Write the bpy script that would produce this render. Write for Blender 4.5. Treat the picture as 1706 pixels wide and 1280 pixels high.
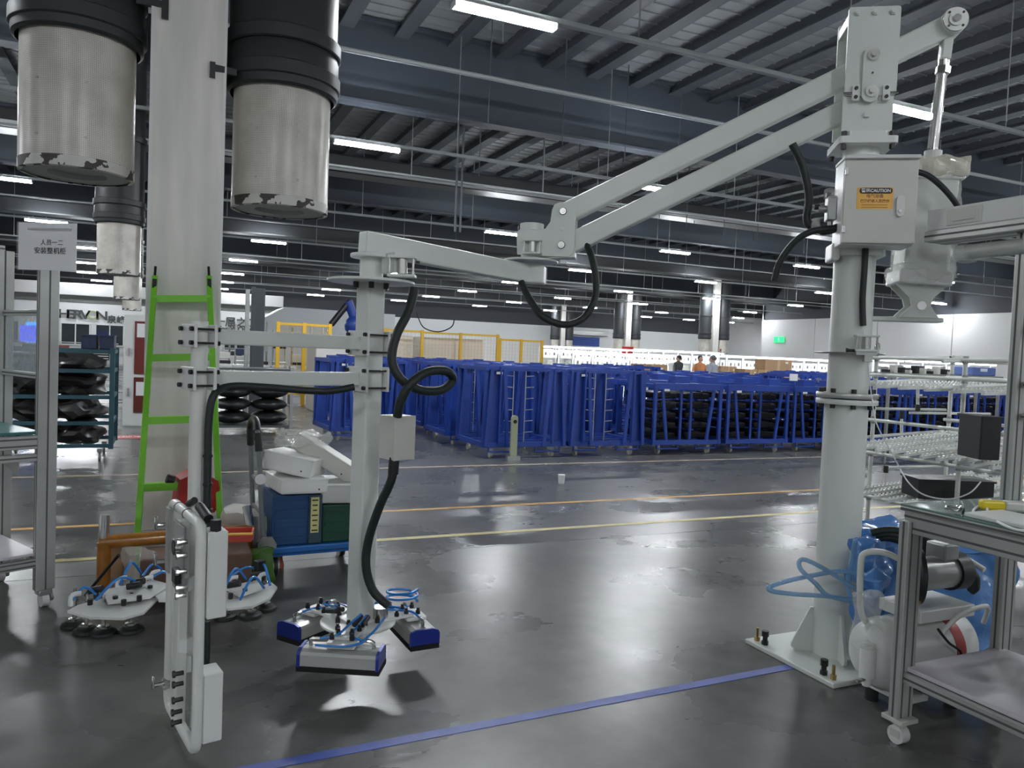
import bpy, bmesh, math, random
from math import sin, cos, pi, radians, sqrt, atan2, tan
from mathutils import Vector as V, Matrix, noise
random.seed(7)
for o in list(bpy.data.objects): bpy.data.objects.remove(o)
SC = bpy.context.scene
COL = SC.collection
# ------------------------------------------------------------------ camera
FPX = 1282.0
YAW = radians(24.3); PITCH = radians(2.32); ROLL = 0.040; EYE = 1.55
fwd = V((sin(YAW)*cos(PITCH), cos(YAW)*cos(PITCH), -sin(PITCH)))
_r = V((cos(YAW), -sin(YAW), 0)); _u = _r.cross(fwd)
RIGHT = _r*cos(ROLL) + _u*sin(ROLL); UP = _u*cos(ROLL) - _r*sin(ROLL)
cam = bpy.data.objects.new('camera', bpy.data.cameras.new('camera')); COL.objects.link(cam)
M = Matrix((RIGHT, UP, -fwd)).transposed().to_4x4(); M.translation = V((0, 0, EYE)); cam.matrix_world = M
cam.data.sensor_width = 36; cam.data.lens = 36*FPX/1706; cam.data.clip_end = 300; cam.data.clip_start = .05
SC.camera = cam
# ------------------------------------------------------------------ world, exposure
w = bpy.data.worlds.new('world'); SC.world = w; w.use_nodes = True
w.node_tree.nodes['Background'].inputs[0].default_value = (.55, .62, .75, 1)
w.node_tree.nodes['Background'].inputs[1].default_value = .02
SC.view_settings.view_transform = 'Standard'; SC.view_settings.look = 'None'; SC.view_settings.gamma = 1
SC.view_settings.use_curve_mapping = False
SC.view_settings.exposure = 1.4
LAMP = 105.0          # emission of the linear lamps
# ------------------------------------------------------------------ measuring helpers
F0 = V((sin(YAW), cos(YAW), 0)); R0 = V((cos(YAW), -sin(YAW), 0)); CP = V((0, 0, EYE))
def ray(x, y): return fwd + RIGHT*((x-853)/FPX) - UP*((y-640)/FPX)
def pz(x, y, z=0.):
    d = ray(x, y); return CP + d*((z-EYE)/d.z)
def py(x, y, Y):
    d = ray(x, y); return CP + d*(Y/d.y)
def px(x, y, X):
    d = ray(x, y); return CP + d*(X/d.x)
def pd(x, y, D):
    d = ray(x, y); return CP + d*(D/d.dot(F0))
def W(lat, dep, z=0.): return R0*lat + F0*dep + V((0, 0, z))
# ------------------------------------------------------------------ materials
def mat(name, col, rough=.5, metal=0., var=0., vscale=3., bump=0., bscale=60., emit=0., spec=.5, alpha=1., trans=0., coat=0.):
    m = bpy.data.materials.new(name); m.use_nodes = True; nt = m.node_tree; b = nt.nodes['Principled BSDF']
    b.inputs['Base Color'].default_value = (*col, 1); b.inputs['Roughness'].default_value = rough
    b.inputs['Metallic'].default_value = metal; b.inputs['Specular IOR Level'].default_value = spec
    b.inputs['Coat Weight'].default_value = coat
    if trans: b.inputs['Transmission Weight'].default_value = trans
    if alpha < 1: b.inputs['Alpha'].default_value = alpha
    if emit: b.inputs['Emission Color'].default_value = (*col, 1); b.inputs['Emission Strength'].default_value = emit
    g = nt.nodes.new('ShaderNodeNewGeometry')
    if var:
        n = nt.nodes.new('ShaderNodeTexNoise'); n.inputs['Scale'].default_value = vscale; n.inputs['Detail'].default_value = 6
        nt.links.new(g.outputs['Position'], n.inputs['Vector'])
        r = nt.nodes.new('ShaderNodeMapRange'); r.inputs[1].default_value = .3; r.inputs[2].default_value = .7
        r.inputs[3].default_value = 1-var; r.inputs[4].default_value = 1+var*.5
        x = nt.nodes.new('ShaderNodeMix'); x.data_type = 'RGBA'; x.blend_type = 'MULTIPLY'; x.inputs[0].default_value = 1
        x.inputs[6].default_value = (*col, 1)
        nt.links.new(n.outputs['Fac'], r.inputs[0]); nt.links.new(r.outputs[0], x.inputs[7]); nt.links.new(x.outputs[2], b.inputs['Base Color'])
    if bump:
        n = nt.nodes.new('ShaderNodeTexNoise'); n.inputs['Scale'].default_value = bscale; n.inputs['Detail'].default_value = 3
        nt.links.new(g.outputs['Position'], n.inputs['Vector'])
        k = nt.nodes.new('ShaderNodeBump'); k.inputs['Strength'].default_value = bump; k.inputs['Distance'].default_value = .01
        nt.links.new(n.outputs['Fac'], k.inputs['Height']); nt.links.new(k.outputs[0], b.inputs['Normal'])
    return m
WHITE = mat('painted_white', (.66, .69, .65), .35, var=.05)
WHITE2 = mat('satin_white', (.72, .73, .71), .3)
TUBEW = mat('tube_white', (.70, .72, .68), .32)
ALU = mat('aluminium', (.50, .51, .49), .38, .45, var=.06, vscale=8)
GROOVE = mat('profile_slot', (.10, .105, .10), .6)
STEEL = mat('steel', (.55, .55, .53), .25, 1.)
CHROME = mat('chrome', (.75, .75, .74), .12, 1.)
GALV = mat('galvanised', (.42, .43, .42), .4, .7, var=.15, vscale=12)
BLACK = mat('black_plastic', (.012, .013, .014), .42)
RUBBER = mat('black_rubber', (.016, .018, .018), .55)
HOSE = mat('hose_sleeve', (.011, .018, .017), .5, bump=.25, bscale=180)
BRASS = mat('brass', (.55, .40, .16), .3, 1.)
BLUEC = mat('blue_cap', (.015, .035, .28), .35, .3)
RACKB = mat('rack_blue', (.018, .060, .33), .4, var=.15, vscale=2)
RACKD = mat('rack_blue_dark', (.018, .030, .075), .45, var=.15, vscale=2)
DARK = mat('dark_tray', (.007, .007, .009), .45, spec=.25)
GREEN = mat('ladder_green', (.20, .58, .04), .4)
GREEND = mat('ladder_green_shadow_side', (.11, .40, .03), .45)
YEL = mat('yellow_paint', (.75, .45, .03), .45)
ORA = mat('warning_orange', (.90, .50, .10), .5)
RED = mat('red_paint', (.40, .02, .015), .4)
DRED = mat('dark_red', (.19, .03, .025), .45)
CARD = mat('cardboard', (.42, .27, .15), .8, var=.1)
PAPER = mat('paper', (.78, .79, .80), .6)
INK = mat('ink', (.03, .03, .03), .6)
TEAL = mat('teal_mat', (.05, .19, .18), .35)
TEALP = mat('teal_paint', (.025, .085, .11), .45, var=.15)
LILAC = mat('shelf_laminate', (.62, .59, .63), .35, var=.04, vscale=2)
BTUBE = mat('blue_air_tube', (.03, .22, .62), .25)
DUCTB = mat('duct_black', (.022, .025, .028), .5, bump=.2, bscale=6)
CREAM = mat('cabinet_grey', (.60, .60, .55), .38)
BINB = mat('bin_blue', (.01, .07, .62), .35)
TBLUE = mat('trolley_blue', (.015, .13, .42), .45)
CRB = mat('crate_blue', (.012, .06, .17), .5)
CRG = mat('crate_green', (.008, .06, .035), .5)
AMBER = mat('amber_tape', (.35, .14, .02), .3, var=.3, vscale=14, coat=.4)
FOAM = mat('foam_black', (.008, .008, .008), .9)
CYANT = mat('glass_green', (.16, .25, .23), .12, coat=.3)
TAN = mat('tan_cloth', (.55, .40, .30), .8)
BAG = mat('black_bag', (.028, .027, .027), .35, bump=.4, bscale=5)
DECK = mat('roof_deck', (.27, .285, .29), .6, var=.12, vscale=1)  # deck, purlin and girder colours lightened to stand in for haze
PURL = mat('purlin_dark', (.075, .085, .095), .6)
GIRD = mat('girder_dark', (.055, .066, .085), .6)
RAILM = mat('rail_grey', (.30, .32, .32), .45)
WALLW = mat('wall_white', (.70, .71, .71), .6, var=.03, vscale=.3)
WALLG = mat('wall_grey', (.60, .60, .60), .6, var=.03, vscale=.3)
WALLD = mat('wall_dark_cladding', (.045, .05, .06), .7)
LITE = mat('lamp_tube', (.92, .96, 1.), .3, emit=LAMP)
LITE2 = mat('bench_light', (.95, .97, 1.), .3, emit=10)
GREENSIGN = mat('exit_sign_green', (.01, .55, .16), .4, emit=.7)
BLUEL = mat('blue_screen', (.08, .12, 1.), .4, emit=.5)
CYANL = mat('blue_window_light', (.05, .35, .9), .4, emit=1.)
DGLASS = mat('dark_glass', (.02, .03, .035), .08)
SKIN = mat('skin', (.5, .3, .22), .6); HAIR = mat('grey_hair', (.12, .12, .12), .8)
def mat_film(name, col, alpha, rough=.12):
    m = mat(name, col, rough, alpha=alpha, bump=.9, bscale=22, coat=.6); return m
FILM = mat_film('clear_film', (.80, .82, .78), .30)
FILMB = mat_film('blue_film', (.10, .27, .62), .88)
FILMC = mat_film('clear_blue_film', (.35, .55, .75), .40)
def floor_mat():
    m = bpy.data.materials.new('polished_concrete'); m.use_nodes = True; nt = m.node_tree; b = nt.nodes['Principled BSDF']
    g = nt.nodes.new('ShaderNodeNewGeometry')
    def nz(s, d, st=None):
        n = nt.nodes.new('ShaderNodeTexNoise'); n.inputs['Scale'].default_value = s; n.inputs['Detail'].default_value = d
        if st:
            mp = nt.nodes.new('ShaderNodeMapping'); mp.inputs['Scale'].default_value = st
            nt.links.new(g.outputs['Position'], mp.inputs['Vector']); nt.links.new(mp.outputs[0], n.inputs['Vector'])
        else: nt.links.new(g.outputs['Position'], n.inputs['Vector'])
        return n
    a = nz(1.1, 8); c = nz(7, 8); s = nz(.9, 7, (1, 1.4, 1))
    cr = nt.nodes.new('ShaderNodeValToRGB'); e = cr.color_ramp.elements
    e[0].position = .32; e[0].color = (.072, .074, .072, 1); e[1].position = .68; e[1].color = (.138, .140, .132, 1)
    mx = nt.nodes.new('ShaderNodeMath'); mx.operation = 'MULTIPLY_ADD'; mx.inputs[1].default_value = .55
    ad = nt.nodes.new('ShaderNodeMath'); ad.operation = 'MULTIPLY'; ad.inputs[1].default_value = .45
    nt.links.new(c.outputs['Fac'], ad.inputs[0]); nt.links.new(a.outputs['Fac'], mx.inputs[0]); nt.links.new(ad.outputs[0], mx.inputs[2])
    nt.links.new(mx.outputs[0], cr.inputs[0]); nt.links.new(cr.outputs[0], b.inputs['Base Color'])
    r = nt.nodes.new('ShaderNodeMapRange'); r.inputs[1].default_value = .25; r.inputs[2].default_value = .75; r.inputs[3].default_value = .22; r.inputs[4].default_value = .36
    nt.links.new(s.outputs['Fac'], r.inputs[0]); nt.links.new(r.outputs[0], b.inputs['Roughness'])
    k = nt.nodes.new('ShaderNodeBump'); k.inputs['Strength'].default_value = .10; k.inputs['Distance'].default_value = .004
    nt.links.new(c.outputs['Fac'], k.inputs['Height']); nt.links.new(k.outputs[0], b.inputs['Normal'])
    b.inputs['Specular IOR Level'].default_value = .6
    return m
FLOOR = floor_mat()
def perf_mat():
    # cream enamel pierced with fine holes (about 12 mm pitch), chipped at the rim
    m = bpy.data.materials.new('perforated_enamel'); m.use_nodes = True; nt = m.node_tree; b = nt.nodes['Principled BSDF']
    tc = nt.nodes.new('ShaderNodeTexCoord')
    sp = nt.nodes.new('ShaderNodeSeparateXYZ'); nt.links.new(tc.outputs['Object'], sp.inputs[0])
    at = nt.nodes.new('ShaderNodeMath'); at.operation = 'ARCTAN2'; nt.links.new(sp.outputs[1], at.inputs[0]); nt.links.new(sp.outputs[0], at.inputs[1])
    def mul(src, f):
        q = nt.nodes.new('ShaderNodeMath'); q.operation = 'MULTIPLY'; q.inputs[1].default_value = f; nt.links.new(src, q.inputs[0]); return q.outputs[0]
    u = mul(at.outputs[0], 62.); v = mul(sp.outputs[2], 155.)
    def op(o, *a):
        q = nt.nodes.new('ShaderNodeMath'); q.operation = o
        for i, s in enumerate(a):
            if isinstance(s, float): q.inputs[i].default_value = s
            else: nt.links.new(s, q.inputs[i])
        return q.outputs[0]
    p = op('MULTIPLY', op('SINE', mul(u, 1.55)), op('SINE', mul(v, 1.55)))
    hole = op('GREATER_THAN', op('ABSOLUTE', p), .62)
    n = nt.nodes.new('ShaderNodeTexNoise'); n.inputs['Scale'].default_value = 4; n.inputs['Detail'].default_value = 6; nt.links.new(tc.outputs['Object'], n.inputs['Vector'])
    cr = nt.nodes.new('ShaderNodeValToRGB'); e = cr.color_ramp.elements
    e[0].position = .3; e[0].color = (.52, .49, .43, 1); e[1].position = .6; e[1].color = (.70, .67, .60, 1)
    nt.links.new(n.outputs['Fac'], cr.inputs[0])
    x = nt.nodes.new('ShaderNodeMix'); x.data_type = 'RGBA'; nt.links.new(op('MULTIPLY', hole, .62), x.inputs[0])
    nt.links.new(cr.outputs[0], x.inputs[6]); x.inputs[7].default_value = (.13, .12, .11, 1)
    nt.links.new(x.outputs[2], b.inputs['Base Color']); b.inputs['Roughness'].default_value = .3
    return m
PERF = perf_mat()
def chip_mat():
    m = bpy.data.materials.new('chipped_rim'); m.use_nodes = True; nt = m.node_tree; b = nt.nodes['Principled BSDF']
    tc = nt.nodes.new('ShaderNodeTexCoord')
    n = nt.nodes.new('ShaderNodeTexNoise'); n.inputs['Scale'].default_value = 9; n.inputs['Detail'].default_value = 5; nt.links.new(tc.outputs['Object'], n.inputs['Vector'])
    cr = nt.nodes.new('ShaderNodeValToRGB'); cr.color_ramp.interpolation = 'CONSTANT'; e = cr.color_ramp.elements
    e[0].position = 0; e[0].color = (.05, .045, .04, 1); e[1].position = .49; e[1].color = (.62, .61, .57, 1)
    nt.links.new(n.outputs['Fac'], cr.inputs[0]); nt.links.new(cr.outputs[0], b.inputs['Base Color']); b.inputs['Roughness'].default_value = .55
    return m
CHIP = chip_mat()
def stain_mat():
    m = bpy.data.materials.new('column_paint'); m.use_nodes = True; nt = m.node_tree; b = nt.nodes['Principled BSDF']
    g = nt.nodes.new('ShaderNodeNewGeometry'); mp = nt.nodes.new('ShaderNodeMapping'); mp.inputs['Scale'].default_value = (6, 6, .7)
    n = nt.nodes.new('ShaderNodeTexNoise'); n.inputs['Scale'].default_value = 1; n.inputs['Detail'].default_value = 5
    nt.links.new(g.outputs['Position'], mp.inputs[0]); nt.links.new(mp.outputs[0], n.inputs['Vector'])
    cr = nt.nodes.new('ShaderNodeValToRGB'); e = cr.color_ramp.elements
    e[0].position = .3; e[0].color = (.60, .60, .56, 1); e[1].position = .65; e[1].color = (.80, .77, .72, 1)
    nt.links.new(n.outputs['Fac'], cr.inputs[0]); nt.links.new(cr.outputs[0], b.inputs['Base Color']); b.inputs['Roughness'].default_value = .35
    return m
COLP = stain_mat()
# ------------------------------------------------------------------ mesh builder
def basis(d, up=V((0, 0, 1))):
    z = V(d).normalized(); x = V(up).cross(z)
    if x.length < 1e-4: x = V((1, 0, 0)).cross(z)
    x.normalize(); y = z.cross(x); return x, y, z
class MB:
    def __init__(s): s.bm = bmesh.new()
    def hexa(s, c, ax, ay, az, bev=0):
        bm = s.bm; vs = []
        for k in (-1, 1):
            for j in (-1, 1):
                for i in (-1, 1): vs.append(bm.verts.new(V(c)+ax*i+ay*j+az*k))
        fs = [bm.faces.new([vs[i] for i in q]) for q in ((0, 2, 3, 1), (4, 5, 7, 6), (0, 1, 5, 4), (2, 6, 7, 3), (0, 4, 6, 2), (1, 3, 7, 5))]
        if bev:
            es = {e for f in fs for e in f.edges}
            bmesh.ops.bevel(bm, geom=list(es), offset=bev, segments=2 if bev > .004 else 1, affect='EDGES', profile=.5)
        return s
    def box(s, c, size, rz=0, bev=0):
        a, b = cos(rz), sin(rz)
        return s.hexa(c, V((a, b, 0))*size[0]/2, V((-b, a, 0))*size[1]/2, V((0, 0, size[2]/2)), bev)
    def beam(s, p, q, w, h, up=V((0, 0, 1)), bev=0, ext=0):   # w across, h along up
        p, q = V(p), V(q); x, y, z = basis(q-p, up); L = (q-p).length
        return s.hexa((p+q)/2, x*w/2, y*h/2, z*(L/2+ext), bev)
    def cyl(s, p, q, r, n=16, r2=None, cap=True):
        p, q = V(p), V(q); r2 = r if r2 is None else r2; x, y, z = basis(q-p); bm = s.bm
        a = [bm.verts.new(p+(x*cos(2*pi*i/n)+y*sin(2*pi*i/n))*r) for i in range(n)]
        b = [bm.verts.new(q+(x*cos(2*pi*i/n)+y*sin(2*pi*i/n))*r2) for i in range(n)]
        for i in range(n):
            f = bm.faces.new((a[i], a[(i+1) % n], b[(i+1) % n], b[i])); f.smooth = n > 6
        if cap: bm.faces.new(a[::-1]); bm.faces.new(b)
        return s
    def lathe(s, c, prof, n=24, axis=V((0, 0, 1)), closed=True):
        c = V(c); x, y, z = basis(axis); bm = s.bm; rings = []
        for r, h in prof:
            rings.append([bm.verts.new(c+(x*cos(2*pi*i/n)+y*sin(2*pi*i/n))*max(r, .0004)+z*h) for i in range(n)])
        for a, b in zip(rings, rings[1:]):
            for i in range(n):
                f = bm.faces.new((a[i], a[(i+1) % n], b[(i+1) % n], b[i])); f.smooth = True
        if closed: bm.faces.new(rings[0][::-1]); bm.faces.new(rings[-1])
        return s
    def tube(s, pts, r, n=10, sm=6, closed=False, flat=1.):
        pts = [V(p) for p in pts]; P = []
        if sm > 1 and len(pts) > 2:
            m = len(pts); rng = range(m if closed else m-1)
            for i in rng:
                g = lambda k: pts[k % m] if closed else pts[max(0, min(m-1, k))]
                a, b, c, d = g(i-1), g(i), g(i+1), g(i+2)
                for k in range(sm):
                    t = k/sm; P.append(.5*((2*b)+(c-a)*t+(2*a-5*b+4*c-d)*t*t+(-a+3*b-3*c+d)*t**3))
            if not closed: P.append(pts[-1])
        else: P = pts
        bm = s.bm; rings = []; m = len(P); prev = None
        for i, p in enumerate(P):
            if closed: t = P[(i+1) % m]-P[i-1]
            else: t = P[min(i+1, m-1)]-P[max(i-1, 0)]
            t.normalize()
            if prev is None: x, y, z = basis(t)
            else:
                x = prev-t*prev.dot(t); x.normalize(); y = t.cross(x)
            prev = x
            rings.append([bm.verts.new(p+(x*cos(2*pi*k/n)+y*sin(2*pi*k/n))*r) for k in range(n)])
        pairs = list(zip(rings, rings[1:]))+([(rings[-1], rings[0])] if closed else [])
        for a, b in pairs:
            for k in range(n):
                f = bm.faces.new((a[k], a[(k+1) % n], b[(k+1) % n], b[k])); f.smooth = True
        if not closed: bm.faces.new(rings[0][::-1]); bm.faces.new(rings[-1])
        return s
    def prism(s, poly, o, ux, uy, th):   # polygon in (ux,uy) plane, extruded by th along ux x uy, centred
        o = V(o); n = ux.cross(uy).normalized(); bm = s.bm
        a = [bm.verts.new(o+ux*x+uy*y-n*th/2) for x, y in poly]; b = [bm.verts.new(o+ux*x+uy*y+n*th/2) for x, y in poly]
        m = len(poly); bm.faces.new(a[::-1]); bm.faces.new(b)
        for i in range(m): bm.faces.new((a[i], a[(i+1) % m], b[(i+1) % m], b[i]))
        return s
    def blob(s, c, rad, sub=3, amp=.15, freq=3., seed=0, rz=0):
        r = bmesh.ops.create_icosphere(s.bm, subdivisions=sub, radius=1)
        for v in r['verts']:
            p = v.co.copy(); d = 1+amp*noise.noise(p*freq+V((seed, seed*2, 0)))
            q = V((p.x*rad[0], p.y*rad[1], p.z*rad[2]))*d; q.rotate(Matrix.Rotation(rz, 3, 'Z')); v.co = q+V(c)
            for f in v.link_faces: f.smooth = True
        return s
    def crumple(s, c, size, rz=0, amp=.02, cuts=8, freq=9., taper=0., seed=0, flat=False):   # a lumpy film-wrapped box
        sub = bmesh.new(); bmesh.ops.create_cube(sub, size=2)
        bmesh.ops.subdivide_edges(sub, edges=sub.edges[:], cuts=cuts, use_grid_fill=True)
        mp = {}
        for v in sub.verts:
            p = v.co.copy(); k = 1-taper*(1-p.z)/2
            m_ = max(abs(p.x), abs(p.y), abs(p.z)); rr = p.length/m_
            p = p*(1-.12*(rr-1))
            q = V((p.x*size[0]/2*k, p.y*size[1]/2*k, p.z*size[2]/2)); nn = v.normal
            q += nn*amp*noise.noise(q*freq+V((seed, 0, 0)))*2
            q.rotate(Matrix.Rotation(rz, 3, 'Z')); mp[v] = s.bm.verts.new(q+V(c))
        for f in sub.faces:
            g = s.bm.faces.new([mp[v] for v in f.verts]); g.smooth = not flat
        sub.free(); return s
def rrect(w, h, r, n=4):
    o = []
    for cx, cy, a0 in ((w/2-r, h/2-r, 0), (-w/2+r, h/2-r, pi/2), (-w/2+r, -h/2+r, pi), (w/2-r, -h/2+r, 1.5*pi)):
        for i in range(n+1): a = a0+pi/2*i/n; o.append((cx+r*cos(a), cy+r*sin(a)))
    return o
def mesh_of(mb, name, m):
    bmesh.ops.recalc_face_normals(mb.bm, faces=mb.bm.faces)
    me = bpy.data.meshes.new(name); mb.bm.to_mesh(me); mb.bm.free()
    if any(p.use_smooth for p in me.polygons): me.set_sharp_from_angle(angle=radians(38))
    for q in (m if isinstance(m, (list, tuple)) else [m]): me.materials.append(q)
    return me
def origin(o):
    v = V((0, 0, 0))
    while o: v = v+o.location; o = o.parent
    return v
def obj(name, mb, m, parent=None, world=False, label=None, loc=None):
    """one mesh object; world=True: mb holds world coordinates and is shifted into the (unrotated) parent"""
    me = mesh_of(mb, name, m)
    if world and parent is not None: me.transform(Matrix.Translation(-origin(parent)))
    if world and parent is None:
        c = V((0, 0, 0)); n = len(me.vertices)
        xs = [v.co for v in me.vertices]; c = V(((min(v.x for v in xs)+max(v.x for v in xs))/2, (min(v.y for v in xs)+max(v.y for v in xs))/2, min(v.z for v in xs)))
        me.transform(Matrix.Translation(-c)); loc = c
    o = bpy.data.objects.new(name, me); COL.objects.link(o)
    if parent: o.parent = parent
    if loc is not None: o.location = loc
    if label: o['label'] = label
    return o
def thing(name, label, cat, loc=(0, 0, 0), rz=0, group=None):
    o = bpy.data.objects.new(name, None); COL.objects.link(o); o.location = loc; o.rotation_euler = (0, 0, rz); o.empty_display_size = .1
    o['label'] = label; o['category'] = cat
    if group: o['group'] = group
    return o
def tag(o, label, cat, group=None):
    o['label'] = label; o['category'] = cat
    if group: o['group'] = group
    return o
def struct(name, mb, m, parent=None, **k):
    o = obj(name, mb, m, parent, **k)
    if parent is None: o['kind'] = 'structure'
    return o
def inst(src, parent, loc=(0, 0, 0), rz=0):
    c = src.copy(); COL.objects.link(c); c.parent = parent; c.location = loc; c.rotation_euler = (0, 0, rz); return c
def dup(root, loc, rz=0, label=None, group=None):
    r = root.copy(); COL.objects.link(r); r.location = loc; r.rotation_euler = (0, 0, rz)
    if label: r['label'] = label
    if group: r['group'] = group
    for ch in list(root.children):
        c = ch.copy(); COL.objects.link(c); c.parent = r
        for g in list(ch.children):
            d = g.copy(); COL.objects.link(d); d.parent = c
    return r
def text(body, name, m, o, ux, uy, size, parent, depth=.001, align='CENTER', bold=0., label=None, sx=1.):
    cu = bpy.data.curves.new('t', 'FONT'); cu.body = body; cu.size = size; cu.align_x = align; cu.align_y = 'CENTER'; cu.extrude = depth; cu.offset = bold; cu.resolution_u = 3
    t = bpy.data.objects.new('t', cu); COL.objects.link(t)
    dg = bpy.context.evaluated_depsgraph_get(); me = bpy.data.meshes.new_from_object(t.evaluated_get(dg))
    bpy.data.objects.remove(t)
    ux, uy = V(ux).normalized(), V(uy).normalized(); n = ux.cross(uy)
    X = Matrix((ux*sx, uy, n)).transposed().to_4x4(); X.translation = V(o)
    me.transform(X)
    if parent is not None: me.transform(Matrix.Translation(-origin(parent)))
    me.materials.clear(); me.materials.append(m)
    r = bpy.data.objects.new(name, me); COL.objects.link(r)
    if parent: r.parent = parent
    if label: r['label'] = label
    return r
def bolt_head(mb, p, n, r=.009, h=.012, seg=8): mb.cyl(p, V(p)+V(n)*h, r, seg); mb.cyl(V(p)+V(n)*h*.2, V(p)+V(n)*h*1.02, r*.5, 6); return mb
def profile(mb, mg, p, q, w, h, up=V((0, 0, 1)), slots=(1, 1), ext=0):
    """aluminium extrusion: body in mb, dark slots in mg (proud .6 mm strips in the grooves)"""
    p, q = V(p), V(q); x, y, z = basis(q-p, up); L = (q-p).length+2*ext
    mb.beam(p, q, w, h, up, bev=.003, ext=ext)
    nx, ny = slots
    for sgn in (-1, 1):
        for k in range(nx):      # slots on the faces whose normal is +-y (spread over x)
            off = (k-(nx-1)/2)*w/nx
            mg.hexa((p+q)/2+y*sgn*(h/2)+x*off, x*.0045, y*.0006, z*(L/2-.002))
        for k in range(ny):
            off = (k-(ny-1)/2)*h/ny
            mg.hexa((p+q)/2+x*sgn*(w/2)+y*off, y*.0045, x*.0006, z*(L/2-.002))
# ================================================================== structure
X0, X1, Y0, Y1, ZC = -24., 62., -9., 76., 9.0
fl = struct('floor', MB().box(((X0+X1)/2, (Y0+Y1)/2, -.16), (X1-X0+2, Y1-Y0+2, .2)), GROOVE)
SLX, SLY = 24.0, 5.6
slab0 = None; J = .006
x = X0-10
ys = [Y0]; 
while ys[-1] < Y1: ys.append(ys[-1]+SLY)
off = 5.60-min(ys, key=lambda v: abs(v-5.6)); ys = [v+off for v in ys]; ys = [ys[0]-SLY]+ys
while x < X1:
    for y in ys:
        if slab0 is None: slab0 = obj('slab', MB().box((0, 0, -.03), (SLX-J, SLY-J, .06)), FLOOR, fl, loc=V((x+SLX/2, y+SLY/2, 0))); s = slab0
        else: s = inst(slab0, fl, (x+SLX/2, y+SLY/2, 0))
    x += SLX
def line(name, m, p, q, w_):
    struct(name, MB().beam(V((*p, .001)), V((*q, .001)), w_, .002), m, fl)
YLINE = mat('line_yellow_paint', (.62, .54, .26), .5, var=.25, vscale=6); OLINE = mat('line_orange_paint', (.55, .32, .10), .5, var=.3, vscale=6); BLINE = mat('tape_blue', (.07, .11, .42), .45, var=.25, vscale=8)
line('yellow_line', YLINE, (-20, 6.02), (40, 6.02), .07)
line('orange_line', OLINE, (-20, 7.08), (40, 7.08), .07)
line('pale_line', mat('line_pale', (.45, .38, .28), .5, var=.2), (-6, 9.65), (40, 9.65), .07)
line('blue_line', BLINE, (-.6, 2.84), (2.95, 2.93), .055)
struct('wall_back', MB().box(((X0+X1)/2, Y1+.15, 2.35), (X1-X0, .3, 4.7)), WALLW)
struct('trim_1', MB().box(((X0+X1)/2, Y1+.15, (4.7+ZC)/2), (X1-X0, .3, ZC-4.7)), WALLD)
struct('wall_left', MB().box((X0-.15, (Y0+Y1)/2, ZC/2), (.3, Y1-Y0, ZC)), WALLG)
struct('wall_front', MB().box(((X0+X1)/2, Y0-.15, ZC/2), (X1-X0, .3, ZC)), WALLG)
# right wall: a tall pale inner wall with panel joints
XR = 48.
wr = struct('wall_right', MB().box((XR+.15, (Y0+53)/2, 2.65), (.3, 53-Y0, 5.3)), GROOVE)
pan = obj('wall_panel', MB().box((0, 0, 2.65), (.06, 5.96, 5.3), bev=.02), WALLG, wr, loc=V((XR-.02, 50, 0)))
for k in range(1, 10): inst(pan, wr, (XR-.02, 50-6*k, 0))
struct('trim_2', MB().box((XR+.15, (Y0+53)/2, (5.3+ZC)/2), (.3, 53-Y0, ZC-5.3)), WALLD)
struct('trim_3', MB().box((XR+.9, 53, ZC/2), (1.8, .3, ZC)), WALLG)
struct('wall_recess', MB().box((X1+.15, 64, ZC/2), (.3, 24, ZC)), WALLG)
struct('wall_return', MB().box(((XR+X1)/2+.9, 52.9, ZC/2), (X1-XR-1.8, .2, ZC)), WALLG)
ce = struct('ceiling', MB().box(((X0+X1)/2, (Y0+Y1)/2, ZC+.15), (X1-X0, Y1-Y0, .3)), DECK)
rb = MB()
for k in range(int((Y1-Y0)/.42)): rb.box(((X0+X1)/2, Y0+.2+k*.42, ZC-.015), (X1-X0, .05, .03))
rib = struct('deck_rib', rb, DECK, ce); rib['kind'] = 'stuff'
pl = obj('purlin', MB().box((0, 0, -.15), (.12, Y1-Y0, .30)).box((0, 0, -.285), (.34, Y1-Y0, .03)), PURL, ce, loc=V((.0, (Y0+Y1)/2, ZC)))
pl.location.x = 9.9-1.27*27
for k in range(1, 70): inst(pl, ce, (9.9-1.27*27+1.27*k, (Y0+Y1)/2, ZC))
gd = obj('girder', MB().box((0, 0, -.97), (X1-X0, .10, 1.94)).box((0, 0, -1.91), (X1-X0, .42, .06)).box((0, 0, -.06), (X1-X0, .42, .06)), GIRD, ce, loc=V(((X0+X1)/2, 6.95, ZC)))
GY = [17.7, 30, 41, 52, 63, 73]
for y in GY: inst(gd, ce, ((X0+X1)/2, y, ZC))
gd.location.y = -4.2
cd = obj('air_duct', MB().box((0, 0, 0), (X1-X0, .9, .55), bev=.05), DUCTB, ce, loc=V(((X0+X1)/2, 36.2, 6.6)))
for y, z in ((58, 6.7), (47, 6.35), (68, 6.8), (24.6, 7.2)): inst(cd, ce, ((X0+X1)/2, y, z))
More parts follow.
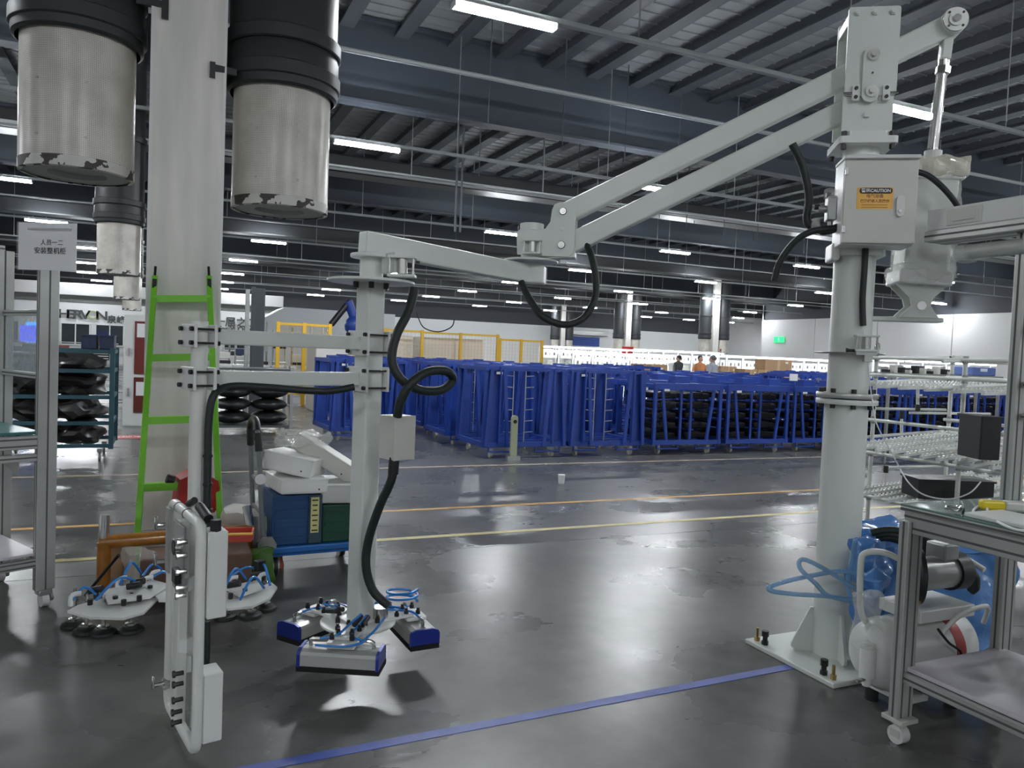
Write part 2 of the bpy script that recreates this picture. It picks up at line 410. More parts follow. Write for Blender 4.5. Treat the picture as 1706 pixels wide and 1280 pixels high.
# ---- building columns
def column(x, y, label, w_=.55):
    t = thing('building_column', label, 'column', (x, y, 0)); t['kind'] = 'structure'
    mb = MB().prism(rrect(w_, w_, .012, 2), (0, 0, ZC/2), V((1, 0, 0)), V((0, 1, 0)), ZC); obj('casing', mb, COLP, t)
    e = MB()
    for sx in (-1, 1): e.box((sx*(w_/2-.012), -w_/2-.002, ZC/2), (.024, .006, ZC))
    obj('corner_strip', e, WHITE2, t)
    obj('base_plate', MB().box((0, 0, .02), (w_+.08, w_+.08, .04), bev=.005), GALV, t)
    return t
CN = (.125, 6.93)
column(CN[0], CN[1], 'thick white steel building column behind the green ladder')
column(CN[0], 17.4, 'white building column second in the row, behind the ladder column')
for x, y, l in ((35.2, 55, 'slim white far column with a red mark between two black ducts'), (36.2, 45, 'far white column right of centre between black ducts'), (37, 70, 'farthest white column seen inside the hanging hose loop')):
    column(x, y, l, .5)
tag(obj('fire_sign', MB().box((0, 0, 0), (1.1, .06, .9), bev=.02), RED, loc=V((35.1, 54.6, 2.0))), 'small red sign on the slim far column between black ducts', 'sign')
PLG = mat('diffuser_underside', (.30, .31, .30), .6)
# ---- air diffusers
def diffuser(x, y, label, zb=2.79, grp=None, r=.398, zs=3.80, yaw=0):
    t = thing('hanging_air_diffuser', label, 'air duct', (x, y, zb), yaw, grp); h = zs-zb
    obj('perforated_drum', MB().lathe((0, 0, 0), [(r, .075), (r, h+.1)], 64, closed=False), PERF, t)
    obj('chipped_rim', MB().lathe((0, 0, 0), [(r-.03, .0), (r+.002, .004), (r+.003, .08), (r, .081)], 64, closed=False), CHIP, t)
    obj('bottom_plate', MB().lathe((0, 0, 0), [(r-.01, .012), (.205, .012), (.2, .05), (.0, .05)], 48, closed=False), PLG, t)
    obj('sleeve', MB().lathe((0, 0, 0), [(r+.03, h-.02), (r+.055, h), (r+.06, h+.05), (r+.06, h+.30), (r+.05, h+.33), (r+.045, h+.36), (r+.045, ZC-zb)], 48, closed=False), DUCTB, t)
    for k, zz in enumerate((h+.06, h+.34, h+1.6)):
        obj('clamping_band', MB().lathe((0, 0, zz), [(r+.066, 0), (r+.078, .01), (r+.078, .11), (r+.066, .12)], 48), DUCTB, t)
    for sz in (h*.22, h*.62):
        for a in (-1.35, -2.2): 
            obj('rivet', MB().cyl((r*cos(a)*.995, r*sin(a)*.995, sz), (r*cos(a)*1.01, r*sin(a)*1.01, sz), .012, 8), GALV, t)
    return t
d1 = diffuser(-.655, 6.95, 'large perforated white air diffuser left of the thick column')
d2 = diffuser(.875, 6.95, 'large perforated white air diffuser right of the thick column', 2.68, zs=3.66)
diffuser(-1.54+.65, 17.4, 'perforated air diffuser hanging behind and below the large left one')
diffuser(-1.2, 28.5, 'third perforated diffuser in the row, mostly hidden, grey', zs=4.3)
diffuser(-1.45, 39.5, 'fourth and farthest perforated diffuser in the left row', zs=4.3)
for (x, y, l) in ((35.2, 55, 'slim far column'), (36.2, 45, 'far column right of centre'), (37., 70, 'farthest column in the hose loop')):
    for s, q in ((-1, 'left'), (1, 'right')): diffuser(x+s*.82, y, 'black sleeved far diffuser, %s of the %s' % (q, l), 2.1, zs=3.1)
for s, p, dd, l in ((1, (.53, 6.72, 4.07), d1, 'left'), (-1, (.27, 6.72, 3.72), d2, 'right')):
    t = dd
    b_ = MB()
    if l == 'left': b_.beam((.40, -.27, 1.33), (.60, -.30, 1.33), .03, .05).box((.60, -.31, 1.30), (.05, .02, .16))
    else: b_.beam((-.40, -.27, 1.03), (-.58, -.30, 1.03), .03, .05).box((-.58, -.31, 1.01), (.04, .02, .12))
    obj('bracket', b_, BLACK, t)
# ---- lamps: linear fittings along X, on rails
ZL = 5.95
def lampmesh():
    L = 1.42
    a = MB().prism(rrect(.15, .070, .025, 3), (0, 0, -.03), V((0, 1, 0)), V((0, 0, 1)), L)  # tube section thickened to stand in for lamp bloom
    return a
lp = thing('linear_lamp', 'brightest near ceiling lamp at the top centre of the picture', 'ceiling lamp', (0, 0, ZL))
obj('diffuser', lampmesh(), LITE, lp)
obj('housing', MB().box((0, 0, .015), (1.42, .12, .03), bev=.008), RAILM, lp)
for s in (-1, 1): obj('end_cap', MB().box((s*.722, 0, -.025), (.025, .155, .08), bev=.008), WHITE2, lp)
LPX = [((845, 22), None), ((612, 241), 'near lit ceiling lamp just right of the second perforated diffuser'), ((78, 346), 'lit lamp below the large left perforated diffuser'),
 ((4, 273), 'lit lamp at the left edge beside the left diffuser'), ((838, 387), 'lit lamp just left of the elbow joint of the manipulator'),
 ((1503, 192), 'bright lamp right beside the manipulator head'), ((1074, 320), 'lit lamp seen between the two parallel arm bars'),
 ((1124, 426), 'lit lamp under the middle of the upper arm'), ((406, 422), 'lit lamp right of the thick column, upper of a stacked pair'),
 ((1343, 454), 'lit lamp left of the manipulator column'), ((552, 479), 'lit lamp left of the large round plate on the drop pole'),
 ((854, 470), 'lit lamp under the end of the short arm link'), ((968, 450), 'lit lamp just inside the hanging hose loop at its top'),
 ((718, 494), None), ((778, 485), None), ((664, 502), None), ((1038, 487), None), ((937, 499), None), ((387, 448), None), ((372, 463), None),
 ((1139, 540), None), ((1607, 519), 'lit lamp above the white pipe rack, upper right'), ((1224, 537), None), ((1234, 547), None), ((1373, 494), None), ((169, 471), None),
 ((140, 424), None), ((143, 442), None), ((148, 458), None), ((1568, 537), 'lit lamp under the cylinder bracket against the grey wall')]
RAILY = (-6., 1.6, 9.42, 16.85, 26.2, 35, 44, 53, 61, 69)
def snap(y): return min(RAILY, key=lambda r: abs(r-y))
FARL = 'distant lit linear ceiling lamp in the far rows, some added to brighten the back wall'
for i, ((a, b), l) in enumerate(LPX):
    p = pz(a, b, ZL)
    if i == 0: p.y = 9.42; lp.location = p; continue
    q_ = snap(p.y); p.x *= q_/p.y; p.y = q_; p.x = min(p.x, XR-1.6)
    dup(lp, p, 0, l or FARL, None if l else 'far ceiling lamps')
OUT = 'linear ceiling lamp outside the picture over the near floor'
for x in (-13, -5.0, 3.0, 11.5, 19.5):
    for y in (-6., 1.6):
        if (x, y) not in ((3.0, 1.6), (-5., 1.6)): dup(lp, (x, y, ZL), 0, OUT, 'lamps behind the viewpoint')
for x in (-13.,): 
    for y in (9.42, 16.85, 26.2): dup(lp, (x, y, ZL), 0, OUT, 'lamps behind the viewpoint')
for x, y in ((19.7, 9.6), (19.7, 17), (27.7, 17.5), (27.7, 9.6), (36, 17), (36, 9.6), (-4.3, 9.6), (-4.3, 17.0)): dup(lp, (x, snap(y), ZL), 0, 'linear ceiling lamp on the near rails, outside or at the edge of the picture', 'near lamps beside the picture')
_have = [(o.location.x, o.location.y) for o in COL.objects if o.name.startswith('linear_lamp')]
for x in (3.98, 11.9, 19.6, 27.4, 35., 42.8):  # extra lamps filling the grid, added to brighten the dim back wall
    for y in (26.2, 35, 44, 53, 61, 69):
        if (x, y) in ((3.98, 26.2), (11.9, 35)) or x > XR-2 and y < 54: continue
        if min(((x-a)**2+(y-b)**2)**.5 for a, b in _have) > 4.5: dup(lp, (x, y, ZL), 0, FARL, 'far ceiling lamps')
for x, y in ((52., 61), (52., 69), (57.5, 61), (57.5, 69)): dup(lp, (x, y, ZL), 0, FARL, 'far ceiling lamps')  # lamps added to light the dark wall of the recess
def rail(y, z, label, x0=X0+1, x1=X1-1, h=.07, wd=.09, rod=True, grp=None):
    t = thing('lighting_rail', label, 'rail', (0, y, z), 0, grp)
    obj('channel', MB().box(((x0+x1)/2, 0, 0), (x1-x0, wd, h), bev=.006), RAILM, t)
    if rod:
        r0 = obj('hanger_rod', MB().cyl((0, 0, 0), (0, 0, ZC-z-.25), .012, 6), GALV, t, loc=V((x0+1, 0, 0)))
        k = x0+1+4
        while k < x1: inst(r0, t, (k, 0, 0)); k += 4
for y in RAILY[:2]: rail(y, ZL+.065, 'grey lighting rail behind the viewpoint', x1=XR-1, grp='rails behind the viewpoint')
for i, y in enumerate(RAILY[2:]):
    rail(y, ZL+.065, x1=XR-1 if y < 53.5 else X1-1, label= ['long grey lighting rail carrying the brightest near lamp', 'long grey lighting rail carrying the lamp beside the right diffuser', 'long grey lighting rail passing behind the elbow joint'][i] if i < 3 else 'far grey lighting rail running across the hall', grp=None if i < 3 else 'far lighting rails')
for y, z in ((20.5, 6.25), (31, 6.2), (39, 5.7), (48.5, 5.75), (56.5, 5.6)):
    rail(y, z, 'thin grey cable tray hanging between the far lamp rows', h=.05, wd=.12, grp='thin cable trays')
dr = thing('drop_cable_conduit', 'pair of slim dark vertical conduits dropping behind the short arm link', 'conduit', (6.6, 18.5, 4.55))
for s in (0, .14): obj('conduit', MB().cyl((s, 0, 0), (s, 0, 4.4), .03, 8), PURL, dr)
# long thin droppers in the roof space
for i in range(26):
    x = 5+(i*7.3) % 24; y = 12+(i*5.1) % 16
    tag(obj('roof_hanger', MB().cyl((0, 0, 0), (0, 0, 2.0+(i % 3)*.4), .014, 6), PURL, loc=V((x, y, ZC-2.3-(i % 3)*.4))), 'thin dark hanger rod in the roof space above the arm', 'hanger rod', 'roof hanger rods')
for i, (x, y) in enumerate(((4.2, 23.7), (13.2, 14.2))):
    sb = thing('fire_hose_pipe', ['thin grey sprinkler pipe running across the roof behind the short link', 'thin grey sprinkler pipe high up beside the manipulator head'][i], 'pipe', (0, y, 6.9))
    obj('pipe', MB().cyl((X0+2, 0, 0), (X1-4, 0, 0), .045, 10), RAILM, sb)
# soft haze-free room; near fill comes from the lamps only
# ---- office block with the sign
OY = 45.
of = thing('office_block', 'long white office block with dark windows and a sign on its front', 'building', (0, OY, 0))
def offx(a, b): return py(a, b, OY)
obj('front_wall', MB().box((-3.5, .3, 3.12/2+.0), (19, .6, 3.25)), WALLW, of)
zt = 3.55
obj('fascia', MB().box((-3.5, .25, 3.9), (19, .5, .62), bev=.02), WALLG, of)
obj('shadow_gap', MB().box((-3.5, .3, 3.42), (19, .4, .36)), GROOVE, of)
wz0, wz1 = 1.08, 2.16
k = -9.5
while k < 5.2:
    f = MB(); 
    for xx in (k, k+1.3): f.box((xx, -.05, (wz0+wz1)/2), (.07, .1, wz1-wz0))
    f.box((k+.65, -.05, (wz0+wz1)/2), (.05, .1, wz1-wz0))
    for zz in (wz0, wz1): f.box((k+.65, -.05, zz), (1.37, .1, .06))
    fo = obj('window_frame', f, WHITE2, of)
    for s in (.325, .975): obj('pane', MB().box((k+s, -.02, (wz0+wz1)/2), (.62, .03, wz1-wz0-.05)), DGLASS if k > -5 else [DGLASS, CYANL][int(s < .5)*int(k > -7)], fo)
    k += 1.55
p = offx(153, 526)
sg = thing('company_sign', 'dark grey HERVON lettering on the white office front', 'sign', (0, OY, 0))
GREYT = mat('sign_letters', (.05, .055, .055), .4); OLIVE = mat('sign_olive', (.38, .40, .20), .4)
a = offx(98, 521); b = offx(148, 526); size = .62
zc = a.z
xa = offx(100, 521).x; xb = offx(180, 528).x
for ch, u in (('C', -.10), ('H', .08), ('E', .22), ('R', .375), ('V', .53), ('O', .69), ('N', .885)):
    text(ch, 'letter', OLIVE if ch == 'O' else GREYT, (xa+(xb-xa)*u*.98, OY-.03, 2.60), (1, 0, 0), (0, 0, 1), .62, sg, .02, bold=.014, sx=1.2)
text('泉峰', 'chinese_letters', GREYT, (offx(194, 530).x, OY-.03, 2.42), (1, 0, 0), (0, 0, 1), .42, sg, .02, bold=.01)
sg2 = thing('slogan_sign', 'black Chinese slogan over English words on the office front right of the column', 'sign', (0, OY, 0))
q = offx(393, 538); text('一届之工', 'slogan', GREYT, (q.x, OY-.03, q.z), (1, 0, 0), (0, 0, 1), .56, sg2, .02, bold=.012, sx=1.0)
q = offx(393, 549); text('for WORK', 'english_line', GREYT, (q.x, OY-.03, q.z), (1, 0, 0), (0, 0, 1), .38, sg2, .02, bold=.012)
# notice frame and wall benches below the office windows
for i in range(9):
    xx = -9+i*1.55
    t = thing('office_side_bench', 'white workbench with crates in front of the office wall', 'workbench', (xx, OY-2.2, 0), 0, 'benches before the office wall')
    obj('bench_top', MB().box((0, 0, .8), (1.3, .7, .05)), WHITE2, t)
    for s in (-1, 1): obj('leg', MB().box((s*.6, -.3, .4), (.05, .05, .8)), WHITE2, t)
    obj('upper_shelf', MB().box((0, .2, 1.2), (1.3, .3, .04)), GALV, t)
    obj('crate', MB().box((-.2+.1*(i % 3), .05, .93), (.55, .4, .22), bev=.01), [DRED, GALV, BLACK][i % 3], t)
ac = thing('wall_ventilation_grille', 'square slatted grille under the office windows', 'grille', (py(165, 587, OY).x, OY-.08, py(165, 587, OY).z))
obj('frame', MB().box((0, 0, 0), (.95, .06, .8)), DARK, ac)
for k in range(6): obj('slat', MB().box((0, -.04, -.32+k*.125), (.88, .03, .05)), WHITE2, ac)
bl = thing('blue_lit_screen', 'glowing blue screen behind the left bench', 'screen', (py(62, 560, 30).x, 30, 1.0))
obj('screen', MB().box((0, 0, .55), (1.0, .06, .55)), BLUEL, bl); obj('stand', MB().box((0, .06, -.5), (.1, .06, 1.3)).box((0, .06, -.98), (.8, .4, .04)), BLACK, bl)
# white enclosures right of the ladder
en = thing('machine_enclosure', 'large pale grey machine enclosure with a slanted corner behind the bars', 'machine', (0, 32, 0))
x0 = py(440, 545, 32).x; x1 = py(612, 520, 32).x
obj('housing', MB().prism([(x0, 0), (x1+1.2, 0), (x1+1.2, 2.98), (py(475, 513, 32).x, 3.02), (x0, 2.55)], (0, 1.2, 0), V((1, 0, 0)), V((0, 0, 1)), 2.4), mat('enclosure_grey', (.52, .55, .57), .5), en)
# ---- far left: hose cabinet, dark fabric bag racks
hc = thing('fire_hose_cabinet', 'white framed red cabinet with a hose reel seen behind the ladder', 'cabinet', (-.44, 15.0, 0))
def hb(mb, *a, **k): return mb
obj('frame', MB().box((.35, .1, .975), (1.15, .25, 1.95), bev=.01), WHITE2, hc)
obj('door', MB().box((.37, -.04, 1.38), (.85, .03, .92), bev=.004), mat('hose_glass_red', (.17, .035, .03), .15), hc)
obj('door', MB().box((.37, -.04, .55), (.85, .03, .62), bev=.004), mat('lower_door_brown', (.13, .03, .022), .2), hc)
obj('hose_reel', MB().lathe((.55, -.06, 1.4), [(.05, 0), (.28, 0), (.28, .03), (.05, .03)], 24, V((0, -1, 0))), RED, hc)
obj('notice', MB().box((.13, -.06, 1.68), (.30, .005, .24)), PAPER, hc); obj('notice', MB().box((.13, -.06, .66), (.30, .005, .24)), PAPER, hc)
obj('handle', MB().box((-.14, -.05, 1.3), (.03, .03, .14)), GALV, hc); obj('handle', MB().box((-.14, -.05, .6), (.03, .03, .14)), GALV, hc)
sf = thing('floor_warning_sign', 'small red and white floor label beside the hose cabinet', 'floor label', (-.6, 13.3, .0))
obj('label_plate', MB().box((0, 0, .004), (.75, .45, .008)), mat('floor_label_red', (.45, .10, .10), .5), sf)
text('小心地滑', 'lettering', PAPER, (.0-.6, 13.3, .0085), (1, 0, 0), (0, 1, 0), .16, sf, .001)
# teal racks with black bags
def teal_rack(x, y, label, seed=0, w_=1.25, d_=.9, h_=1.25, m=TEALP, rz=0):
    t = thing('steel_bag_rack', label, 'rack', (x, y, 0), rz)
    for sx in (-1, 1):
        for sy in (-1, 1):
            obj('post', MB().box((sx*w_/2, sy*d_/2, h_/2+.16), (.055, .055, h_)), m, t)
            obj('caster', MB().cyl((sx*w_/2*.8-.012, sy*d_/2*.85, .06), (sx*w_/2*.8+.012, sy*d_/2*.85, .06), .06, 14).box((sx*w_/2*.8, sy*d_/2*.85, .13), (.06, .06, .05)), GALV, t)
    for z in (.2, .48, .80, 1.12, 1.36):
        for sy in (-1, 1): obj('rail', MB().box((0, sy*d_/2, z), (w_, .03, .045)), m, t)
        for sx in (-1, 1): obj('rail', MB().box((sx*w_/2, 0, z), (.03, d_, .045)), m, t)
    for k, z in enumerate((.35, .65, .97, 1.22)):
        for j in range(2):
            b_ = obj('fabric_bag', MB().blob((0, 0, 0), (.30, .40, .155), 3, .6, 1.6, seed*3+k*5+j*2), BAG, None, loc=V((x-.28+j*.5, y-.02+.05*((k+j) % 2), z-.02)))
            tag(b_, 'limp black fabric bag lying in %s' % label.replace('with black bags ', ''), 'bag', 'bags in the rack at %d' % seed)
    return t
teal_rack(-1.22, 11.15, 'teal steel rack with black bags left of the hose cabinet', 3)
teal_rack(-2.95, 10.9, 'dark blue steel rack with black bags behind the left bench', 9, m=RACKD)
tg = obj('tan_cloth', MB().blob((0, 0, 0), (.2, .16, .17), 3, .3, 2, 4), TAN, None, loc=V((-2.45, 10.35, 1.12))); tag(tg, 'pale tan cloth bundle hanging in the dark blue rack', 'cloth')
for x, y, l in ((-3.1, 10.40, 'white label card on the dark blue rack'), (-2.1, 10.38, 'white label card on the right post of the dark blue rack')):
    tag(obj('label_card', MB().box((0, 0, 0), (.2, .01, .17), rz=.2), PAPER, loc=V((x, y, 1.05))), l, 'card')
for s in (-1, 1):
    cr2 = thing('dark_crate', '%s dark blue-black crate standing on the teal rack' % ('left' if s < 0 else 'right'), 'crate', (-.78+s*.10, 11.2, 1.385))
    obj('crate', MB().box((0, 0, .09), (.17, .4, .18), bev=.01), RACKD, cr2); obj('rim', MB().box((0, 0, .175), (.18, .42, .015)), RACKD, cr2)
# black seat rack (middle)
sr = thing('seat_cart', 'dark steel cart carrying black padded seats behind the lower bar', 'cart', (1.35, 13.9, 0))
for sx in (-1, 1):
    for sy in (-1, 1):
        obj('post', MB().box((sx*.62, sy*.42, .62), (.05, .05, 1.05)), GALV if sx > 0 else PURL, sr)
        obj('caster', MB().cyl((sx*.55-.015, sy*.38, .06), (sx*.55+.015, sy*.38, .06), .06, 14), GALV, sr)
for z in (.14, 1.1): obj('deck', MB().box((0, 0, z), (1.24, .86, .03)), PURL, sr)
for k in range(4):
    for j in range(2):
        tag(obj('padded_cushion', MB().blob((0, 0, 0), (.31, .38, .11), 3, .08, 2, k*5+j), BLACK, loc=V((1.05+j*.6, 13.85, .28+.215*k))), 'rounded black padded cushion stacked in the dark cart', 'cushion', 'black seats in the cart')
# ================================================================== background machines
def fence(x0, x1, y, z0, z1, label, vis=True, solid=True, n=3):
    t = thing('yellow_safety_fence', label, 'fence', ((x0+x1)/2, y, 0)); L = x1-x0
    for k in range(n+1): obj('post', MB().box((-L/2+L*k/n, 0, z1/2), (.09, .09, z1+.1)), YEL, t)
    for z in (z0, z1): obj('rail', MB().box((0, 0, z), (L, .05, .06)), YEL, t)
    m_ = MB()
    k = -L/2
    while k < L/2: m_.box((k, 0, (z0+z1)/2), (.006, .006, z1-z0)); k += .12
    k = z0
    while k < z1: m_.box((0, 0, k), (L, .006, .006)); k += .12
    o = obj('wire_mesh', m_, YEL, t); o['kind'] = 'stuff'
    return t
MCH = mat('machine_cream', (.74, .71, .66), .5)
def white_machine(x, y, wd, dp, h, label, m=None, slats=10):
    m = m or MCH
    t = thing('white_machine', label, 'machine', (x, y, 0))
    obj('body', MB().box((0, 0, h/2), (wd, dp, h), bev=.02), m, t)
    for k in range(slats): obj('louvre', MB().box((0, -dp/2-.01, .5+(h-.6)*k/slats), (wd*.92, .02, (h-.7)/slats*.8)), m, t)
    obj('plinth', MB().box((0, 0, .05), (wd*.98, dp*.98, .1)), BLACK, t)
    return t
def X(a, Y, b=600): return py(a, b, Y).x
white_machine((X(705, 25)+X(812, 25))/2, 26.2, X(812, 25)-X(705, 25), 1.6, 1.98, 'wide pale louvred machine cabinet behind the yellow fence')
white_machine((X(645, 23)+X(700, 23))/2, 24.5, X(700, 23)-X(645, 23), 1.4, 1.95, 'pale louvred machine cabinet right of the drop pole')
fence(X(702, 25), X(828, 25), 25, .4, 2.12, 'yellow mesh safety fence right of the hose loop', n=2)
fence(X(832, 25), X(902, 25), 25, .4, 2.0, 'yellow mesh safety fence panel with black tipped posts', n=2)
fence(X(462, 20), X(548, 20), 20., .3, 2.05, 'yellow mesh safety fence left of the drop pole', n=2)
fence(X(640, 23.3), X(702, 23.3), 23.3, .5, 2.1, 'short yellow safety fence just right of the drop pole', n=1)
white_machine((X(560, 17.5)+X(590, 17.5))/2+.1, 18.6, 1.35, 1.2, 1.75, 'white machine cabinet with a yellow warning triangle left of the drop pole', slats=0)
wt = tag(obj('warning_triangle', MB().prism([(-.17, -.14), (.17, -.14), (0, .17)], (0, 0, 0), V((1, 0, 0)), V((0, 0, 1)), .02), mat('warning_yellow', (.7, .6, .03), .5), loc=V((py(593, 597, 17.9).x, 17.96, py(593, 597, 17.9).z))), 'yellow triangular warning sign on the white machine', 'sign')
obj('flash_symbol', MB().prism([(-.03, -.06), (.03, -.01), (.0, .0), (.03, .07), (-.03, .01), (.0, -.01)], (0, -.02, -.02), V((1, 0, 0)), V((0, 0, 1)), .01), BLACK, wt)
# small machines on tables behind the two bars
for i in range(6):
    a = 374+i*32
    x = X(a, 20); t = thing('bench_machine', ['small assembly machine with chrome posts on a white bench, seen between the bars'][0], 'machine', (x, 20.6, 0), 0, 'small machines between the bars')
    obj('bench', MB().box((0, 0, .95), (.42, .6, .06)).box((-.18, 0, .47), (.05, .5, .95)).box((.18, 0, .47), (.05, .5, .95)), WHITE2, t)
    for s in (-1, 1): obj('post', MB().cyl((s*.15, 0, .98), (s*.15, 0, 1.9+.1*(i % 3)), .025, 8), [STEEL, ALU][i % 2], t)
    obj('head', MB().box((0, -.05, 1.2+.1*(i % 4)), (.3, .25, .16), bev=.01), [CREAM, RACKD, GALV, BLACK][i % 4], t)
    obj('fixture', MB().box((0, -.1, 1.04), (.34, .3, .08), bev=.01), [BLACK, GALV][i % 2], t)
for i, (a, b, c) in enumerate(((412, 480, 8), (434, 478, 10), (428, 512, 8))):
    p = py(a, 520, 17); t = obj('tall_machine_post', MB().box((0, 0, 1.35), (.08 if i != 1 else .26, .1, 2.6+.12*i), bev=.01), PURL if i else GALV, loc=V((p.x, 17+.4*i, 0))); tag(t, ['thin grey vertical machine post right of the ladder', 'broad dark vertical panel right of the ladder', 'dark slim upright behind the broad dark panel'][i], 'machine')
# blue robot arm above the bars
p = py(592, 545, 24)
rbm = thing('blue_robot_arm', 'blue articulated robot arm peeking out left of the drop pole', 'robot', (p.x, 24, 0))
obj('pedestal', MB().cyl((0, 0, 0), (0, 0, 1.9), .22, 16), BLUEC, rbm)
obj('shoulder', MB().blob((0, 0, 2.2), (.34, .3, .35), 2, .1), RACKB, rbm)
obj('upper_arm', MB().cyl((0, 0, 2.3), (-.25, 0, 2.95), .14, 12), RACKB, rbm)
obj('forearm', MB().cyl((-.2, 0, 2.95), (-.75, 0, 2.2), .10, 12), BLACK, rbm)
obj('wrist', MB().cyl((-.75, 0, 2.2), (-.85, 0, 1.95), .06, 10), STEEL, rbm)
# long illuminated assembly lines
def line_bench(a0, a1, Y, z, label, n=5):
    x0, x1 = X(a0, Y), X(a1, Y); L = x1-x0
    t = thing('assembly_line', label, 'workbench', ((x0+x1)/2, Y, 0))
    obj('worktop', MB().box((0, 0, .85), (L, .9, .05)), WHITE2, t)
    for k in range(n+1): obj('upright', MB().box((-L/2+L*k/n, .3, z/2), (.06, .06, z)), WHITE2, t)
    for k in range(n):
        xx = -L/2+L*(k+.5)/n
        obj('light_strip', MB().box((xx, -.05, z), (L/n*.86, .10, .06)), LITE2, t)
        obj('rack_board', MB().box((xx, .32, z-.38), (L/n*.8, .03, .42)), WALLW, t)
        for j in range(3): obj('notice', MB().box((xx+(j-1)*L/n*.24, .29, z-.36), (L/n*.09, .01, .16)), GALV if j % 2 else PURL, t)
        obj('machine_head', MB().box((xx+.2*((k*7) % 3-1), 0, 1.05), (L/n*.3, .3, .35), bev=.02), [CREAM, GALV, PURL][k % 3], t)
    obj('top_rail', MB().box((0, .3, z+.05), (L, .06, .06)), WHITE2, t)
line_bench(905, 1075, 38, 1.95, 'brightly lit white assembly line behind the racks, left stretch', 6)
line_bench(1060, 1205, 34, 1.95, 'brightly lit white assembly line behind the racks, middle stretch', 6)
line_bench(1190, 1395, 30, 1.78, 'brightly lit white assembly line behind the cardboard boxes', 8)
line_bench(960, 1120, 27, 1.62, 'lower grey and white assembly line just behind the tall racks', 5)
line_bench(1420, 1660, 26, 1.9, 'lit assembly line seen through the white pipe rack', 6)
line_bench(900, 1060, 62, 2.2, 'farthest lit assembly line under the blue shutter', 6)
# roller shutter
p = py(965, 568, 75.8)
sh = thing('roller_shutter', 'blue roller shutter under a grey box on the far wall', 'shutter', (p.x, 75.8, 0))
for k in range(5): obj('slat', MB().box((0, 0, 2.75+k*.2), (5.2, .1, .19), bev=.02), RACKB, sh)
obj('lower_curtain', MB().box((0, .05, 1.3), (5.2, .08, 2.7)), WALLG, sh)
obj('roller_box', MB().box((.3, -.1, 4.1), (6.4, .6, .55), bev=.05), GALV, sh)
# exit sign and doors on the right wall
p = px(1298, 566, XR-.1)
ex = thing('exit_sign', 'small glowing green exit sign on the grey right wall', 'sign', (XR-.12, p.y, p.z))
obj('sign_box', MB().box((0, 0, 0), (.06, 1.2, .5), bev=.01), GREENSIGN, ex)
obj('running_figure', MB().blob((-.035, 0, .1), (.01, .06, .07), 2, 0).box((-.035, 0, -.07), (.01, .12, .2)), PAPER, ex)
# drum on an upright and red beacon
pipe = thing('thin_red_tipped_mast', 'thin mast with a red tip rising behind the worker', 'mast', (*py(1200, 592, 24.).xy, 0))
obj('mast', MB().cyl((0, 0, 0), (0, 0, 1.93), .02, 8), GALV, pipe); obj('beacon', MB().cyl((0, 0, 1.93), (0, 0, 2.02), .035, 10), RED, pipe)
# ---- cardboard boxes on a table behind the racks
def carton(a0, a1, b0, b1, Y, label, dp=.5):
    p, q = py(a0, b1, Y), py(a1, b0, Y); h = q.z-p.z; wd = q.x-p.x
    t = thing('cardboard_box', label, 'box', ((p.x+q.x)/2, Y+dp/2, p.z))
    obj('carton', MB().box((0, 0, h/2), (wd, dp, h), bev=.01), CARD, t)
    obj('packing_tape', MB().box((0, -dp/2-.002, h*.5), (wd*.1, .004, h)), mat('tape%d' % a0, (.5, .36, .22), .3), t)
    obj('label_sticker', MB().box((wd*.3, -dp/2-.003, h*.72), (wd*.1, .004, h*.15)), PAPER, t)
    return t
carton(1274, 1320, 600, 617, 20.4, 'large cardboard box, top one left of the manipulator column')
carton(1240, 1262, 616, 634, 20.4, 'low cardboard box, left of the three in a row')
carton(1262, 1290, 617, 635, 20.4, 'low cardboard box, middle of the three in a row')
carton(1290, 1334, 619, 636, 20.4, 'wide low cardboard box, right of the three in a row')
carton(1200, 1228, 611, 632, 21, 'brown cardboard box right beside the grey-haired worker')
def table(x0, x1, y0, y1, z, label):
    t = thing('packing_table', label, 'table', ((x0+x1)/2, (y0+y1)/2, 0)); L, D = x1-x0, y1-y0
    obj('table_top', MB().box((0, 0, z-.025), (L, D, .05)), WHITE2, t)
    for sx in (-1, 1):
        for sy in (-1, 1): obj('leg', MB().box((sx*(L/2-.05), sy*(D/2-.05), (z-.05)/2), (.05, .05, z-.05)), WHITE2, t)
zt_ = py(1262, 635, 20.4).z
table(X(1238, 20.4), X(1338, 20.4), 20.3, 21.0, zt_, 'white packing table under the row of cardboard boxes')
table(X(1196, 21)-.05, X(1232, 21), 20.95, 21.6, py(1214, 632, 21).z, 'small white table under the brown box beside the worker')
carton(1062, 1112, 608, 632, 24, 'yellow-brown crate standing above the far racks')
table(X(1058, 24), X(1116, 24), 23.95, 24.6, py(1087, 632, 24).z, 'white table under the yellow-brown crate')
